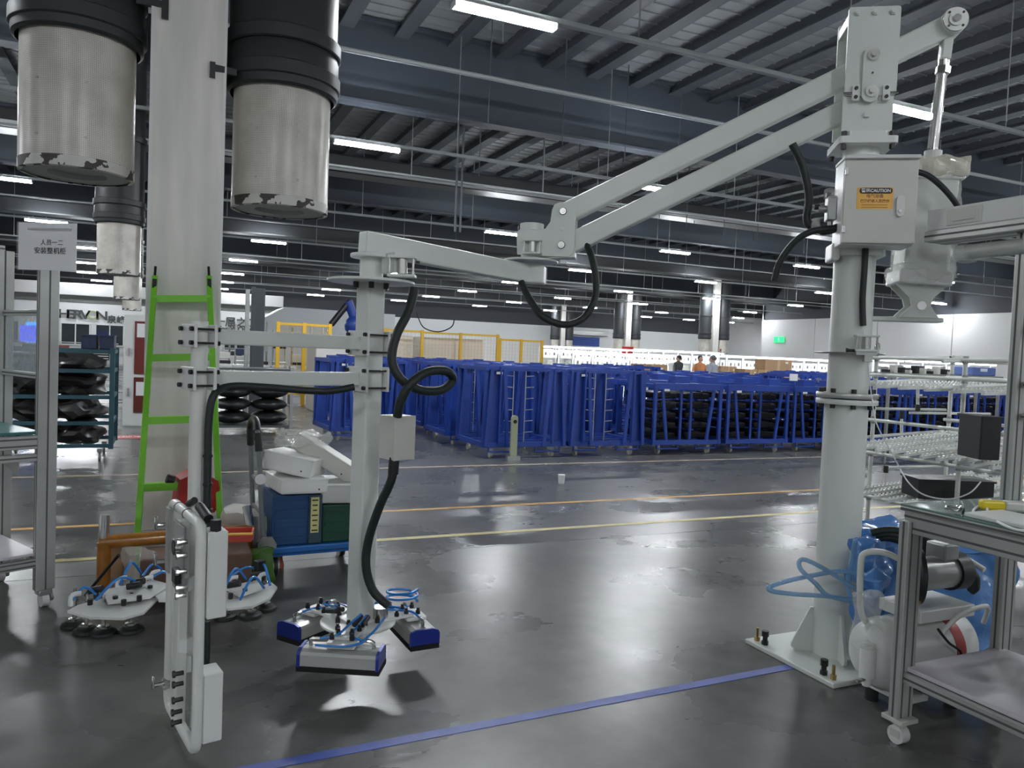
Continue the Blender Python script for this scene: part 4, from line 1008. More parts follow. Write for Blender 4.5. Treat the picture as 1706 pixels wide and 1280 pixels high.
# ---- suction gripper under the pole
G = W(-.69, 3.63)
gz = .232
hub = P('gripper_disc', MB().lathe(V((G.x, G.y, gz)), [(.01, 0), (.175, 0), (.178, .003), (.178, .010), (.175, .013), (.01, .013)], 56), WHITE2)
for k in range(8):
    a_ = k*pi/4+.1; c = V((G.x+.10*cos(a_), G.y+.10*sin(a_), gz+.013)); P('disc_screw', MB().cyl(c, c+Z*.022, .0115, 10).cyl(c+Z*.022, c+Z*.032, .008, 8), BLACK)
def lf(lat, dep): return (R0*lat+F0*dep).normalized()
for k, an in enumerate((-93, 150, 27)):
    rd = lf(cos(radians(an)), sin(radians(an))); tg_ = Z.cross(rd); R_ = .275
    hc_ = V((G.x, G.y, 0))+rd*R_; zt_ = .225; zb0 = .130
    hd_ = P('suction_head', MB().prism([(-.070, 0), (.070, 0), (.070, .048), (.062, .060), (.040, .068), (.012, .070), (.010, .066), (-.010, .066), (-.012, .070), (-.040, .068), (-.062, .060), (-.070, .048)], hc_+Z*(zb0+.022), rd, Z, .335), ALU)
    P('foam_pad', MB().hexa(hc_+Z*(zb0+.010), rd*.072, tg_*.183, Z*.012), FOAM, hd_)
    for s in (-1, 1):
        e = P('end_cap', MB().prism([(-.074, -.004), (.074, -.004), (.074, .05), (.066, .064), (.04, .072), (-.04, .072), (-.066, .064), (-.074, .05)], hc_+tg_*s*.174+Z*(zb0+.022), rd, Z, .014), BLUEC, hd_)
        P('elbow_fitting', MB().tube([hc_+tg_*s*.14+Z*.215, hc_+tg_*s*.14+Z*.245, hc_+tg_*s*.12+Z*.252, hc_+tg_*s*.10+Z*.252], .009, 8, 2), STEEL, hd_)
    P('mounting_plate', MB().prism(rrect(.13, .10, .01), hc_-rd*.0+Z*.236, tg_, rd, .014), WHITE2, hd_)
    P('arm_plate', MB().prism([(-.05, .0), (.05, 0), (.07, -.16), (-.07, -.16)], hc_-rd*.01+Z*.252, tg_, rd, .012), WHITE2, hd_)
    for i, (s, t_) in enumerate(((-.045, .01), (.045, .01), (-.03, -.045), (.03, -.045), (-.05, -.10), (.05, -.10))):
        c = hc_+tg_*s+rd*t_+Z*.256
        P('plate_screw', MB().cyl(c, c+Z*.018, .0115, 10).cyl(c+Z*.018, c+Z*.030, .0075, 8), BLACK, hd_)
    c = V((G.x, G.y, 0))
    P('air_tube', MB().tube([hc_+tg_*.10+Z*.252, hc_+tg_*.03+Z*.262-rd*.03, c+rd*.14+tg_*.05+Z*.285, c+rd*.09+tg_*.06+Z*.30], .0055, 8, 6), BTUBE, hd_)
    P('air_tube', MB().tube([hc_-tg_*.10+Z*.252, hc_-tg_*.03+Z*.265-rd*.02, c+rd*.15-tg_*.0+Z*.28, c+rd*.10+tg_*.04+Z*.31], .0055, 8, 6), BTUBE, hd_)
    P('vacuum_ejector', MB().cyl(c+rd*.15+tg_*.055+Z*.275, c+rd*.08+tg_*.065+Z*.29, .013, 10).cyl(c+rd*.15+tg_*.02+Z*.275, c+rd*.07+tg_*.03+Z*.29, .012, 10), BLACK, hd_)
P('pole_foot', MB().hexa(V((G.x, G.y, gz+.018)), u*.075, v_*.075, Z*.008, .002), WHITE2)
P('filter_bowl', MB().cyl(V((G.x, G.y, gz+.02))+R0*.10+F0*.02, V((G.x, G.y, gz+.075))+R0*.10+F0*.02, .04, 18), STEEL)
P('coiled_air_tube', MB().tube([V((G.x, G.y, gz+.10+.004*i))+R0*(.20+.075*cos(i*.9))+F0*(.05+.06*sin(i*.9)) for i in range(15)], .006, 8, 4), BTUBE)
P('air_tube', MB().tube([pd(640, 1030, 3.5), pd(625, 1050, 3.4), pd(612, 1062, 3.35), pd(600, 1072, 3.3), pd(570, 1078, 3.25), pd(525, 1075, 3.25)], .0055, 8, 5), BTUBE)
# ---- handle frame
fb, ff = pd(284, 1000, 3.13), pd(331, 1070, 2.75); zt0, zb1 = .885, .045
fb.z = ff.z = 0; du = (ff-fb).normalized(); dn = Z.cross(du)
def F(t, z, off=0): return fb+(ff-fb)*t+Z*z+dn*off
def loop(rr=.045):
    L_ = (ff-fb).length; e = rr/L_; pts = []
    for (cx, cz_, a0) in ((e, zb1+rr, pi), (1-e, zb1+rr, 1.5*pi), (1-e, zt0-rr, 0), (e, zt0-rr, .5*pi)):
        for i in range(5):
            a_ = a0+i*pi/8; pts.append(F(cx+e*cos(a_), cz_+rr*sin(a_)))
    return pts
fr = P('handle_frame', MB().tube(loop(), .019, 14, 1, closed=True), TUBEW)
P('frame_profile', MB().hexa(F(.42, .45), du*.028, dn*.018, Z*.40, .004), TUBEW, fr)
P('frame_profile', MB().hexa(F(.20, .47), du*.012, dn*.012, Z*.40, .002), TUBEW, fr)
for (t_, z_, off, sz, nm, m_) in ((.95, .70, .0, (.045, .055, .16), 'control_box', WHITE2), (.90, .20, .0, (.05, .055, .13), 'control_box', WHITE2), (.04, .26, 0, (.02, .02, .09), 'control_box', WHITE2)):
    sgn = 1 if dn.dot(R0) > 0 else -1
    P(nm, MB().hexa(F(t_, z_, sgn*.055), du*sz[0], dn*.035, Z*sz[2], .004), m_, fr)
    P('backing_plate', MB().hexa(F(t_-.12, z_+.01, sgn*.02), du*sz[0]*1.3, dn*.004, Z*(sz[2]+.01), .001), GALV, fr)
sg_ = 1 if dn.dot(R0) > 0 else -1
P('mounting_plate', MB().hexa(F(.55, .72, -.028), du*.085, dn*.004, Z*.13, .001), GALV, fr)
P('mounting_plate', MB().hexa(F(.10, .74, -.024), du*.03, dn*.004, Z*.13, .001), GALV, fr)
P('pressure_gauge', MB().cyl(F(.62, .77, -sg_*.03), F(.62, .77, -sg_*.055), .032, 20), CHROME, fr)
P('gauge_face', MB().cyl(F(.62, .77, -sg_*.055), F(.62, .77, -sg_*.057), .027, 20), BLACK, fr)
P('toggle_switch', MB().hexa(F(.62, .66, -sg_*.04), du*.028, dn*.014, Z*.028, .003), BLACK, fr)
for t_, z_ in ((.75, .80), (.75, .75), (.75, .69), (.75, .63), (.75, .60), (.72, .30), (.72, .26), (.72, .20), (.70, .15), (.70, .11)):
    P('knurled_screw', MB().cyl(F(t_, z_, -sg_*.02), F(t_, z_, -sg_*.05), .009, 8).cyl(F(t_, z_, -sg_*.05), F(t_, z_, -sg_*.058), .014, 8), STEEL if z_ > .5 else BLACK, fr)
for t_, z_ in ((-.02, .79), (-.02, .64), (.0, .13)):
    P('wing_clamp', MB().cyl(F(t_, z_, 0), F(t_, z_, -sg_*.055), .009, 8).hexa(F(t_, z_+.012, -sg_*.06), du*.008, dn*.006, Z*.026, .003).cyl(F(t_, z_, -.02), F(t_, z_, .02), .026, 12), STEEL, fr)
for t_ in (.25, .55): P('cable_tie', MB().cyl(F(t_-.01, zt0), F(t_+.01, zt0), .0205, 14), BLACK, fr)
P('cable_plug', MB().cyl(F(.75, .93, .02), F(.95, .90, .03), .018, 10).cyl(F(.4, .91, .02), F(.5, .93, .03), .014, 10).cyl(F(1.0, .80, .05), F(1.0, .90, .05), .02, 10), BLACK, fr)
P('frame_link', MB().beam(F(.5, .60), V((tp.x, tp.y, .60)), .03, .05), WHITE2).name = 'frame_bracket'
P('frame_bracket', MB().beam(F(.5, .36), V((tp.x, tp.y, .36)), .03, .05), WHITE2)
# ================================================================== ladder
lt = [py(258, 462, 6.60), py(348, 462, 6.60)]; lb = [pz(226, 944), pz(364, 938)]
ly = 5.62
for q in lb: q.y = ly
Lb = [V((-.155, ly, .0)), V((.385, ly, .0))]; Lt = [V((lt[0].x, 6.58, lt[0].z)), V((lt[1].x, 6.58, lt[1].z))]
ld = thing('green_ladder', 'bright green steel ladder leaning against the thick column', 'ladder', (.115, ly, 0))
for s in (0, 1):
    d = (Lt[s]-Lb[s]).normalized(); 
    obj('stile', MB().beam(Lb[s]+Z*.01, Lt[s], .042, .055, V((0, 1, 0)), bev=.003), GREEN, ld, world=True)
    obj('hook', MB().beam(Lt[s]-d*.06+V((0, -.01, 0)), Lt[s]+d*.09+V((0, .0, 0)), .018, .02, V((0, 1, 0))).beam(Lt[s]-d*.10+V((0, -.02, 0)), Lt[s]-d*.02+V((0, -.06, 0)), .03, .012), BLACK, ld, world=True)
for k, yy in enumerate((942, 824, 711, 599, 491)):
    # height from picture row on ladder plane
    t_ = [0.012, .265, .485, .705, .925][k]
    a_ = Lb[0].lerp(Lt[0], t_); b_ = Lb[1].lerp(Lt[1], t_)
    obj('rung', MB().beam(a_+V((0, .0, 0)), b_, .075, .012, V((0, 0, 1))).beam(a_+V((0, -.034, -.022)), b_+V((0, -.034, -.022)), .004, .05), GREEN, ld, world=True)
# ================================================================== suction gripper lying on the floor
def cup(parent, p, h=.10):
    p = V(p)
    c = obj('suction_cup', MB().lathe(p, [(.055, 0), (.066, .004), (.063, .018), (.045, .026), (.040, .034), (.02, .038)], 24), RUBBER, parent, world=True)
    obj('cup_stem', MB().lathe(p+Z*.034, [(.030, 0), (.030, .012), (.012, .016), (.010, h), (.017, h+.002), (.017, h+.03), (.009, h+.034), (.009, h+.07)], 12), STEEL, c, world=True)
    obj('lock_nut', MB().cyl(p+Z*(.03+h*.6), p+Z*(.045+h*.6), .019, 6), STEEL, c, world=True)
fg = thing('floor_suction_gripper', 'white multi-cup suction gripper standing on the floor before the ladder, left of the handle frame', 'gripper', V((*pz(290, 1010).xy, 0)))
def plate(pts, z, th=.012, m=WHITE2, nm='arm_plate'):
    P_ = [pz(x_, y_, z) for x_, y_ in pts]; o = P_[0]
    poly = [((q-o).x, (q-o).y) for q in P_]
    ar = sum(poly[i-1][0]*poly[i][1]-poly[i][0]*poly[i-1][1] for i in range(len(poly)))
    if ar < 0: poly = poly[::-1]
    return obj(nm, MB().prism(poly, V((o.x, o.y, z)), V((1, 0, 0)), V((0, 1, 0)), th), m, fg, world=True)
zp = .165
cups = [(124, 1044), (144, 1054), (172, 1057), (218, 1052), (375, 1030), (417, 1028), (442, 1016)]
for c in cups: cup(fg, pz(*c, 0))
plate([(112, 1020), (130, 1010), (205, 990), (262, 978), (300, 985), (262, 1000), (240, 1022), (205, 1032), (150, 1030)], zp)
plate([(340, 1005), (362, 990), (420, 985), (452, 972), (462, 980), (450, 998), (420, 1012), (380, 1016)], zp)
plate([(250, 985), (300, 972), (360, 980), (372, 996), (330, 1002), (265, 1002)], zp+.012, nm='hub_plate')
plate([(170, 985), (255, 968), (282, 975), (250, 996), (180, 1006)], zp+.03, nm='upper_plate')
plate([(372, 980), (430, 968), (440, 980), (400, 994)], zp+.03, nm='upper_plate')
for i, (x_, y_) in enumerate(((150, 1008), (160, 998), (192, 1003), (206, 1009), (232, 1002), (222, 985), (250, 985), (366, 992), (384, 998), (408, 990), (392, 982))):
    c = pz(x_, y_, zp+.02); obj('plate_screw', MB().cyl(c, c+Z*.03, .013, 8), BLACK, fg, world=True)
for i, (x_, y_) in enumerate(((118, 1000), (196, 973), (252, 962), (240, 972), (382, 972), (432, 966))):
    c = pz(x_, y_, zp+.05); obj('elbow_fitting', MB().tube([c-Z*.03, c+Z*.015, c+V((.02, 0, .03)), c+V((.045, 0, .03))], .012, 8, 2), WHITE2, fg, world=True)
for i, (x0_, y0_, x1_, y1_) in enumerate(((120, 1000, 160, 990), (160, 1000, 235, 972), (200, 975, 235, 955), (238, 960, 270, 950), (250, 965, 300, 985), (372, 985, 410, 965), (380, 965, 440, 955), (430, 950, 450, 975), (400, 1000, 440, 980))):
    a_ = pz(x0_, y0_, zp+.05); b_ = pz(x1_, y1_, zp+.05); m_ = (a_+b_)/2+Z*(.05+.02*(i % 3))
    obj('air_tube', MB().tube([a_, m_, b_], .007, 8, 8), BTUBE, fg, world=True)
for i, (x_, y_) in enumerate(((158, 985), (222, 978), (228, 972), (388, 976), (428, 960))):
    c = pz(x_, y_, zp+.06); obj('black_connector', MB().cyl(c-R0*.03, c+R0*.04+Z*.015, .018, 10), BLACK, fg, world=True)
c = pz(432, 968, zp+.02); obj('valve_block', MB().box(c+Z*.06, (.05, .05, .12), .4, bev=.004), BLACK, fg, world=True)
# ================================================================== odds and ends behind the gripper
# amber stand made of wrapped tube
am = thing('amber_tube_stand', 'low stand of amber film-wrapped tube with silver ends behind the floor gripper', 'stand', V((*pz(285, 960).xy, 0)))
a0 = pz(172, 985, .0); a1 = pz(300, 975, 0); a2 = pz(410, 960, 0)
a1.y = a0.y+.02
hgt = .30
obj('leg', MB().cyl(V((a0.x, a0.y, .02)), V((a0.x, a0.y, hgt)), .040, 18), AMBER, am, world=True)
obj('leg', MB().cyl(V((a2.x, a0.y+.1, .02)), V((a2.x, a0.y+.1, hgt)), .040, 18), AMBER, am, world=True)
obj('cross_tube', MB().cyl(V((a0.x-.03, a0.y, hgt)), V((a2.x+.04, a0.y+.1, hgt)), .042, 18), AMBER, am, world=True)
obj('silver_end', MB().cyl(V((a0.x-.005, a0.y, hgt+.02)), V((a0.x-.0, a0.y-.0, hgt+.17)), .030, 16), CHROME, am, world=True)
obj('silver_end', MB().cyl(V((a2.x+.02, a0.y+.1, hgt+.02)), V((a2.x-.0, a0.y+.16, hgt+.15)), .030, 16), CHROME, am, world=True)
b0 = pz(235, 960, 0)
bxx = thing('brown_open_carton', 'brown carton standing behind the amber stand under the ladder', 'box', V((.20, 5.05, 0)))
obj('carton', MB().box((0, 0, .13), (.62, .32, .26), bev=.01), mat('brown_carton', (.13, .07, .045), .7, var=.2), bxx)
obj('clear_bag', MB().crumple((-.33, -.02, .17), (.14, .22, .26), .2, .02, 5, 9, 0, 2), FILM, bxx)
obj('green_wrap', MB().crumple((.37, -.02, .14), (.14, .18, .20), .1, .02, 6, 9, 0, 5), mat('green_film', (.06, .15, .02), .25, bump=.7, bscale=20), bxx)
cf = tag(obj('cardboard_flap', MB().box((0, 0, .13), (.17, .012, .26), bev=.002), CARD, loc=V((-.24, 5.50, 0))), 'tan cardboard sheet standing left of the ladder foot', 'cardboard'); cf.rotation_euler = (-.25, .12, .3)
# red blow-moulded covers
def redthing(loc, rz, s, label):
    t = thing('red_machine_cover', label, 'cover', loc, rz)
    obj('shell', MB().prism([(-.5*s, 0), (.35*s, 0), (.5*s, .25*s), (.42*s, .75*s), (-.05*s, 1.0*s), (-.42*s, .82*s)], (0, 0, 0), V((1, 0, 0)), V((0, 0, 1)), .22), RED, t)
    obj('knob', MB().cyl((-.5*s, 0, .75*s), (-.66*s, 0, .80*s), .035, 12), BLACK, t)
    return t
redthing((.22, 5.90, .33), .15, .30, 'red hard-shell cover, upper one behind the ladder rungs')
redthing((.26, 5.72, .02), -.1, .30, 'red hard-shell cover, lower one with a black knob behind the ladder')
rt_ = thing('red_tray', 'shallow red tray lying on the white parcels beside the ladder foot', 'tray', V((*pz(383, 893, .38).xy, .36)), -.15)
obj('tray', MB().box((0, 0, .01), (.26, .16, .02)).box((0, -.08, .03), (.26, .012, .04)).box((0, .08, .03), (.26, .012, .04)).box((-.13, 0, .03), (.012, .16, .04)).box((.13, 0, .03), (.012, .16, .04)), mat('tray_red', (.45, .05, .03), .3, coat=.5), rt_)
obj('rim_strip', MB().box((0, -.085, .05), (.27, .015, .01)), ORA, rt_)
for k, (x_, y_, z_, l) in enumerate(((398, 925, .27, 'white crumpled parcel under the red tray, upper'), (408, 935, .15, 'white crumpled parcel under the red tray, lower'), (392, 945, .0, 'orange-red crumpled parcel at the bottom of the heap by the ladder foot'))):
    p = pz(x_, y_, z_); tag(obj('crumpled_parcel', MB().crumple((0, 0, .06), (.38-.04*k, .3, .12), .2*k, .03, 5, 7, 0, k*3), [mat('parcel_grey', (.50, .48, .44), .6), mat('parcel_white', (.58, .54, .50), .6), mat('parcel_red', (.42, .12, .05), .5)][k], loc=V((.58, 5.55-.02*k, z_))), l, 'parcel')
tag(obj('black_rod', MB().cyl(pz(142, 992, 0), pz(198, 925, .30), .009, 8), BLACK, world=True), 'thin black rod leaning against the amber stand', 'rod')
# ================================================================== platform trolley
TR = V((.95, 5.45, 0))
tl = thing('platform_trolley', 'blue platform trolley with a folded grey push handle, loaded with crates', 'trolley', TR, .05)
obj('platform', MB().box((0, 0, .185), (.74, .50, .045), bev=.01).box((0, 0, .155), (.68, .44, .03)), TBLUE, tl)
for sx in (-1, 1):
    for sy in (-1, 1):
        c = obj('caster', MB().cyl((sx*.27-.02, sy*.18, .065), (sx*.27+.02, sy*.18, .065), .065, 20), mat_c if sy > 0 else GALV, tl)
        obj('caster_fork', MB().box((sx*.27, sy*.18+.02, .12), (.055, .06, .03)).box((sx*.27-.027, sy*.18, .095), (.004, .05, .08)).box((sx*.27+.027, sy*.18, .095), (.004, .05, .08)), GALV, c)
        obj('tyre', MB().lathe((sx*.27-.016, sy*.18, .065), [(.052, 0), (.066, .003), (.066, .029), (.052, .032)], 20, V((1, 0, 0))), RUBBER, c)
HG = mat('handle_grey', (.20, .22, .23), .4, .3)
hx = -.35
obj('push_handle', MB().tube([(hx, -.20, .22), (hx-.015, -.20, .45), (hx-.04, -.19, .85), (hx-.05, -.16, .98), (hx-.05, -.10, 1.03), (hx-.05, .04, 1.03), (hx-.05, .12, .98), (hx-.04, .17, .85), (hx-.015, .18, .45), (hx, .18, .22)], .017, 12, 4), HG, tl)
obj('grip', MB().tube([(hx-.05, -.165, .97), (hx-.05, -.10, 1.03), (hx-.05, .04, 1.03), (hx-.05, .125, .97)], .024, 12, 3), BLACK, tl)
obj('grip', MB().cyl((hx-.04, -.19, .84), (hx-.048, -.175, .96), .024, 12), RUBBER, tl); obj('grip', MB().cyl((hx-.04, .17, .84), (hx-.05, .14, .96), .024, 12), RUBBER, tl)
obj('handle_brace', MB().cyl((hx-.02, -.2, .62), (hx-.02, .18, .62), .012, 8).cyl((hx-.01, -.2, .42), (hx-.01, .18, .42), .012, 8), HG, tl)
obj('hinge_bracket', MB().prism([(-.06, 0), (.06, 0), (.06, .04), (.03, .09), (-.03, .09), (-.06, .04)], (hx+.02, -.235, .19), V((1, 0, 0)), V((0, 0, 1)), .02), GALV, tl)
def loc_tr(x_, y_, z_): q = V((x_, y_, z_)); q.rotate(Matrix.Rotation(.05, 3, 'Z')); return TR+q
cb = thing('blue_ribbed_crate', 'dark blue ribbed crate standing on the left of the trolley', 'crate', loc_tr(-.14, 0, .208), .05)
obj('crate', MB().box((0, 0, .17), (.32, .44, .34), bev=.012), CRB, cb)
for k in range(5): obj('rib', MB().box((0, -.222, .05+.06*k), (.28, .012, .022)), CRB, cb)
obj('end_wall', MB().box((.12, -.228, .17), (.09, .02, .33), bev=.004), mat('crate_steel_blue', (.03, .06, .09), .4), cb)
obj('yellow_card', MB().box((.115, -.24, .20), (.055, .003, .24)), mat('card_yellow', (.62, .58, .25), .6), cb)
for k in range(7): obj('card_print', MB().box((.115, -.242, .30-.034*k), (.040-.006*(k % 3), .002, .009)), INK, cb)
cg = thing('dark_green_crate', 'dark green crate on the right half of the trolley', 'crate', loc_tr(.195, .0, .208), .05)
obj('crate', MB().box((0, 0, .13), (.33, .44, .26), bev=.012), CRG, cg)
for k in range(3): obj('rib', MB().box((0, -.222, .06+.07*k), (.29, .01, .018)), CRG, cg)
def foam(loc, size, rz, tilt, label, m=WHITE2):
    t = thing('white_cover_box', label, 'cover', loc, rz); t.rotation_euler = (tilt[0], tilt[1], rz)
    obj('shell', MB().box((0, 0, size[2]/2), size, bev=.015), m, t)
    obj('lid_edge', MB().box((0, 0, size[2]*.93), (size[0]*1.01, size[1]*1.01, .012), bev=.003), m, t)
    obj('screw_hole', MB().cyl((size[0]*.3, -size[1]/2-.001, size[2]*.3), (size[0]*.3, -size[1]/2+.004, size[2]*.3), .006, 8), BLACK, t)
    return t
LG = mat('cover_grey', (.56, .57, .55), .4)
foam(loc_tr(-.12, -.06, .555), (.32, .40, .10), .15, (0, .03), 'flat white plastic cover lying on the blue crate, lowest of the pile')
foam(loc_tr(-.12, .02, .665), (.34, .40, .13), -.45, (-.08, .18), 'white plastic cover tilted over the flat one on the blue crate')
foam(loc_tr(.20, -.04, .475), (.34, .42, .13), -.03, (0, .03), 'white plastic cover lying level on the green crate', LG)
foam(loc_tr(.09, .06, .70), (.50, .20, .12), -.35, (0, .55), 'long cream cover sloping down to the right over the pile', CREAM)
tag(obj('crumpled_film', MB().crumple((0, 0, 0), (.30, .26, .07), .3, .03, 8, 13, 0, 9), FILM, loc=loc_tr(-.06, .10, .89)), 'crumpled clear plastic film on top of the trolley pile', 'film')
tg = tag(obj('hanging_tag', MB().cyl((0, 0, 0), (0, -.004, 0), .035, 16), PAPER, loc=loc_tr(-.38, -.22, .66)), 'round white tag hanging on the trolley handle', 'tag')
# ================================================================== aluminium benches
def bench_left():
    c0 = pz(76, 992, .0); e1 = V((sin(YAW+radians(38)), cos(YAW+radians(38)), 0)); e2 = V((sin(YAW-radians(52)), cos(YAW-radians(52)), 0))
    c0 = W(-2.62, 4.33); ang = atan2(e1.y, e1.x)
    t = thing('aluminium_workbench', 'aluminium profile workbench at the left edge with a tall corner post and teal top', 'workbench', V((c0.x, c0.y, 0)))
    def L(a, b, z): return V((c0.x, c0.y, z))+e1*a+e2*b
    def prof(name, p, q, w_, h_, up=Z, slots=(1, 1)):
        a, g = MB(), MB(); profile(a, g, p, q, w_, h_, up, slots); o = obj(name, a, ALU, t, world=True); obj('slot', g, GROOVE, o, world=True); return o
    prof('corner_post', L(0, 0, .10), L(0, 0, 1.93), .05, .10, e1, (2, 1))
    prof('back_post', L(0, .66, .10), L(0, .66, 2.05), .05, .10, e1, (2, 1))
    prof('far_post', L(-1.5, .66, .10), L(-1.5, .66, 1.93), .05, .10, e1, (2, 1)); prof('near_post', L(-1.5, 0, .1), L(-1.5, 0, 1.93), .05, .1, e1, (2, 1))
    for z in (.965, .28):
        prof('front_rail', L(-.05, 0, z-.02), L(-1.45, 0, z-.02), .04, .075 if z > .5 else .05, Z, (1, 2))
        prof('side_rail', L(0, .05, z-.02), L(0, .61, z-.02), .04, .05)
        prof('back_rail', L(-.05, .66, z-.02), L(-1.45, .66, z-.02), .04, .05)
    prof('lower_front_rail', L(-.05, 0, .86), L(-1.45, 0, .86), .04, .04)
    for z in (1.31, 1.67): prof('side_bar', L(0, .03, z), L(0, .63, z), .03, .035)
    prof('top_bar', L(0, .66, 2.06), L(-1.45, .66, 2.06), .04, .04)
    for z, m_, nm in ((.995, TEAL, 'table_top'), (.305, LILAC, 'lower_shelf')):
        obj(nm, MB().hexa(L(-.75, .33, z), e1*.73, e2*.32, Z*.008, .002), m_, t, world=True)
    obj('corner_brace', MB().prism([(0, 0), (-.13, 0), (0, -.13)], L(-.03, .3, .84), e1, Z, .01), ALU, t, world=True)
    for k, (a, b) in enumerate(((0, 0), (0, .66), (-1.5, 0), (-1.5, .66))):
        c = L(a, b, 0); cs = obj('caster', MB().cyl(c+Z*.04-e1*.018, c+Z*.04+e1*.018, .04, 20), WHITE2, t, world=True)
        obj('caster_mount', MB().box(c+Z*.085, (.07, .07, .03), ang, bev=.004).cyl(c+Z*.05+e1*.03, c+Z*.05+e1*.045, .025, 14), GALV, cs, world=True)
    obj('glass_panel', MB().hexa(L(.0, .34, 1.49), e2*.27, e1*.003, Z*.16), mat_film('acrylic', (.55, .62, .64), .45), t, world=True)
    # sign sheet on the post
    p = pd(79, 411, 4.22); n_ = (R0*-.12+F0*-.99).normalized(); ux = Z.cross(-n_)*-1 
    ux = n_.cross(Z)*-1
    if ux.dot(R0) < 0: ux = -ux
    s = thing('paper_notice', 'white paper notice with Chinese printing on top of the left bench post', 'notice', p)
    obj('sheet', MB().hexa(p, ux*.172, Z*.128, n_*.002), PAPER, s, world=True)
    obj('clear_sleeve', MB().hexa(p+n_*.004-ux*.004, ux*.176, Z*.132, n_*.001), mat_film('sleeve', (.9, .9, .92), .12), s, world=True)
    q = p+n_*.006
    obj('header_line', MB().hexa(q+Z*.094+ux*.015, ux*.13, Z*.006, n_*.0005), GALV, s, world=True)
    text('人员一二', 'printing', INK, q+Z*.02+ux*.03, ux, Z, .034, s, .0004); text('安装整机柜', 'printing', INK, q-Z*.025+ux*.02, ux, Z, .038, s, .0004)
    b = L(-.45, .40, 1.003)
    bn = thing('blue_parts_bin', 'bright blue plastic bin on the left teal bench top', 'bin', b, ang)
    obj('bin', MB().prism([(-.10, 0), (.10, 0), (.12, .17), (-.12, .17)], (0, 0, 0), V((1, 0, 0)), Z, .22), BINB, bn)
    obj('rim', MB().box((0, 0, .172), (.27, .25, .014), bev=.003), BINB, bn)
    return t
bench_left()
def bench_right():
    BX, BY = 2.80, 2.17; wd = .62
    t = thing('aluminium_profile_bench', 'aluminium profile bench at the right edge with glass top, shelf and tall power rail', 'workbench', V((BX, BY, 0)))
    def prof(name, p, q, w_, h_, up=Z, slots=(1, 1), par=None):
        a, g = MB(), MB(); profile(a, g, p, q, w_, h_, up, slots); o = obj(name, a, ALU, par or t, world=True); obj('slot', g, GROOVE, o, world=True) if par is None else None; return o
    yn = .45
    xm = V((1, 0, 0))
    prof('corner_post', V((BX, BY, .085)), V((BX, BY, .92)), .09, .045, xm, (2, 1)) if 0 else prof('corner_post', V((BX, BY, .115)), V((BX, BY, .93)), .045, .09, xm, (1, 2))
    prof('rear_post', V((BX+wd, BY, .115)), V((BX+wd, BY, 2.16)), .045, .09, xm, (1, 2))
    prof('near_post', V((BX, yn, .115)), V((BX, yn, .93)), .045, .09, xm, (1, 2))
    prof('near_rear_post', V((BX+wd, yn, .115)), V((BX+wd, yn, 2.16)), .045, .09, xm, (1, 2))
    prof('second_rear_post', V((BX+wd+.02, BY-.42, .98)), V((BX+wd+.02, BY-.42, 2.16)), .05, .05, xm, (1, 1))
    for x_ in (BX, BX+wd):
        prof('top_rail', V((x_, BY+.02, .925)), V((x_, yn, .925)), .045, .09, Z, (1, 2))
        prof('shelf_rail', V((x_, BY-.02, .285)), V((x_, yn, .285)), .045, .045, Z)
    for z_ in (.925,): prof('end_rail', V((BX, BY, z_)), V((BX+wd, BY, z_)), .045, .09, Z, (1, 2))
    prof('shelf_end_rail', V((BX, BY, .285)), V((BX+wd, BY, .285)), .045, .045, Z)
    prof('edge_trim', V((BX-.01, BY+.03, .977)), V((BX-.01, yn, .977)), .05, .018)
    obj('glass_top', MB().box((BX+wd/2, (BY+yn)/2+.01, .990), (wd+.06, BY-yn+.05, .010), bev=.002), CYANT, t, world=True)
    obj('lower_shelf', MB().box((BX+wd/2, (BY+yn)/2, .318), (wd-.0, BY-yn-.0, .018), bev=.002), LILAC, t, world=True)
    # upper back frame: rails, panels
    xb = BX+wd
    for z_ in (1.36, 1.50, 1.74): prof('back_frame_rail', V((xb, BY-.03, z_)), V((xb, yn, z_)), .03, .03)
    obj('pale_panel', MB().box((xb, (BY+yn)/2-.05, 1.62), (.012, BY-yn-.2, .20)), mat('pale_blue_panel', (.50, .56, .58), .3), t, world=True)
    obj('dark_panel', MB().box((xb+.03, (BY+yn)/2-.05, 1.43), (.012, BY-yn-.2, .10)), DARK, t, world=True)
    obj('dark_cabinet_back', MB().box((xb+.05, (BY+yn)/2-.05, 1.90), (.012, BY-yn-.2, .26)), mat('dark_panel', (.08, .075, .07), .4), t, world=True)
    obj('smoked_panel', MB().box((xb+.02, (BY+yn)/2-.05, 1.17), (.008, BY-yn-.1, .34)), mat('smoked', (.10, .115, .11), .2), t, world=True)
    obj('smoked_panel', MB().box((xb+.02, (BY+yn)/2-.05, .62), (.008, BY-yn-.1, .52)), mat('smoked_low', (.05, .055, .05), .3), t, world=True)
    # power rail beam
    ye = px(1562, 375, xb-.02).y
    prof('overhead_profile', V((xb-.03, ye, 2.185)), V((xb-.03, yn, 2.185)), .16, .05, Z, (2, 1))
    obj('socket_rail', MB().box((xb-.045, (ye+yn)/2, 2.262), (.10, ye-yn, .10), bev=.006), WHITE2, t, world=True)
    obj('rail_cover', MB().box((xb+.05, (ye+yn)/2-.25, 2.31), (.10, ye-yn-.5, .13), bev=.004), WHITE2, t, world=True)
    sc = obj('rocker_panel', MB().box((xb-.097, ye-.19, 2.262), (.008, .17, .075), bev=.002), CREAM, t, world=True)
    obj('rocker', MB().box((xb-.103, ye-.19, 2.262), (.006, .11, .045), bev=.002), CREAM, sc, world=True)
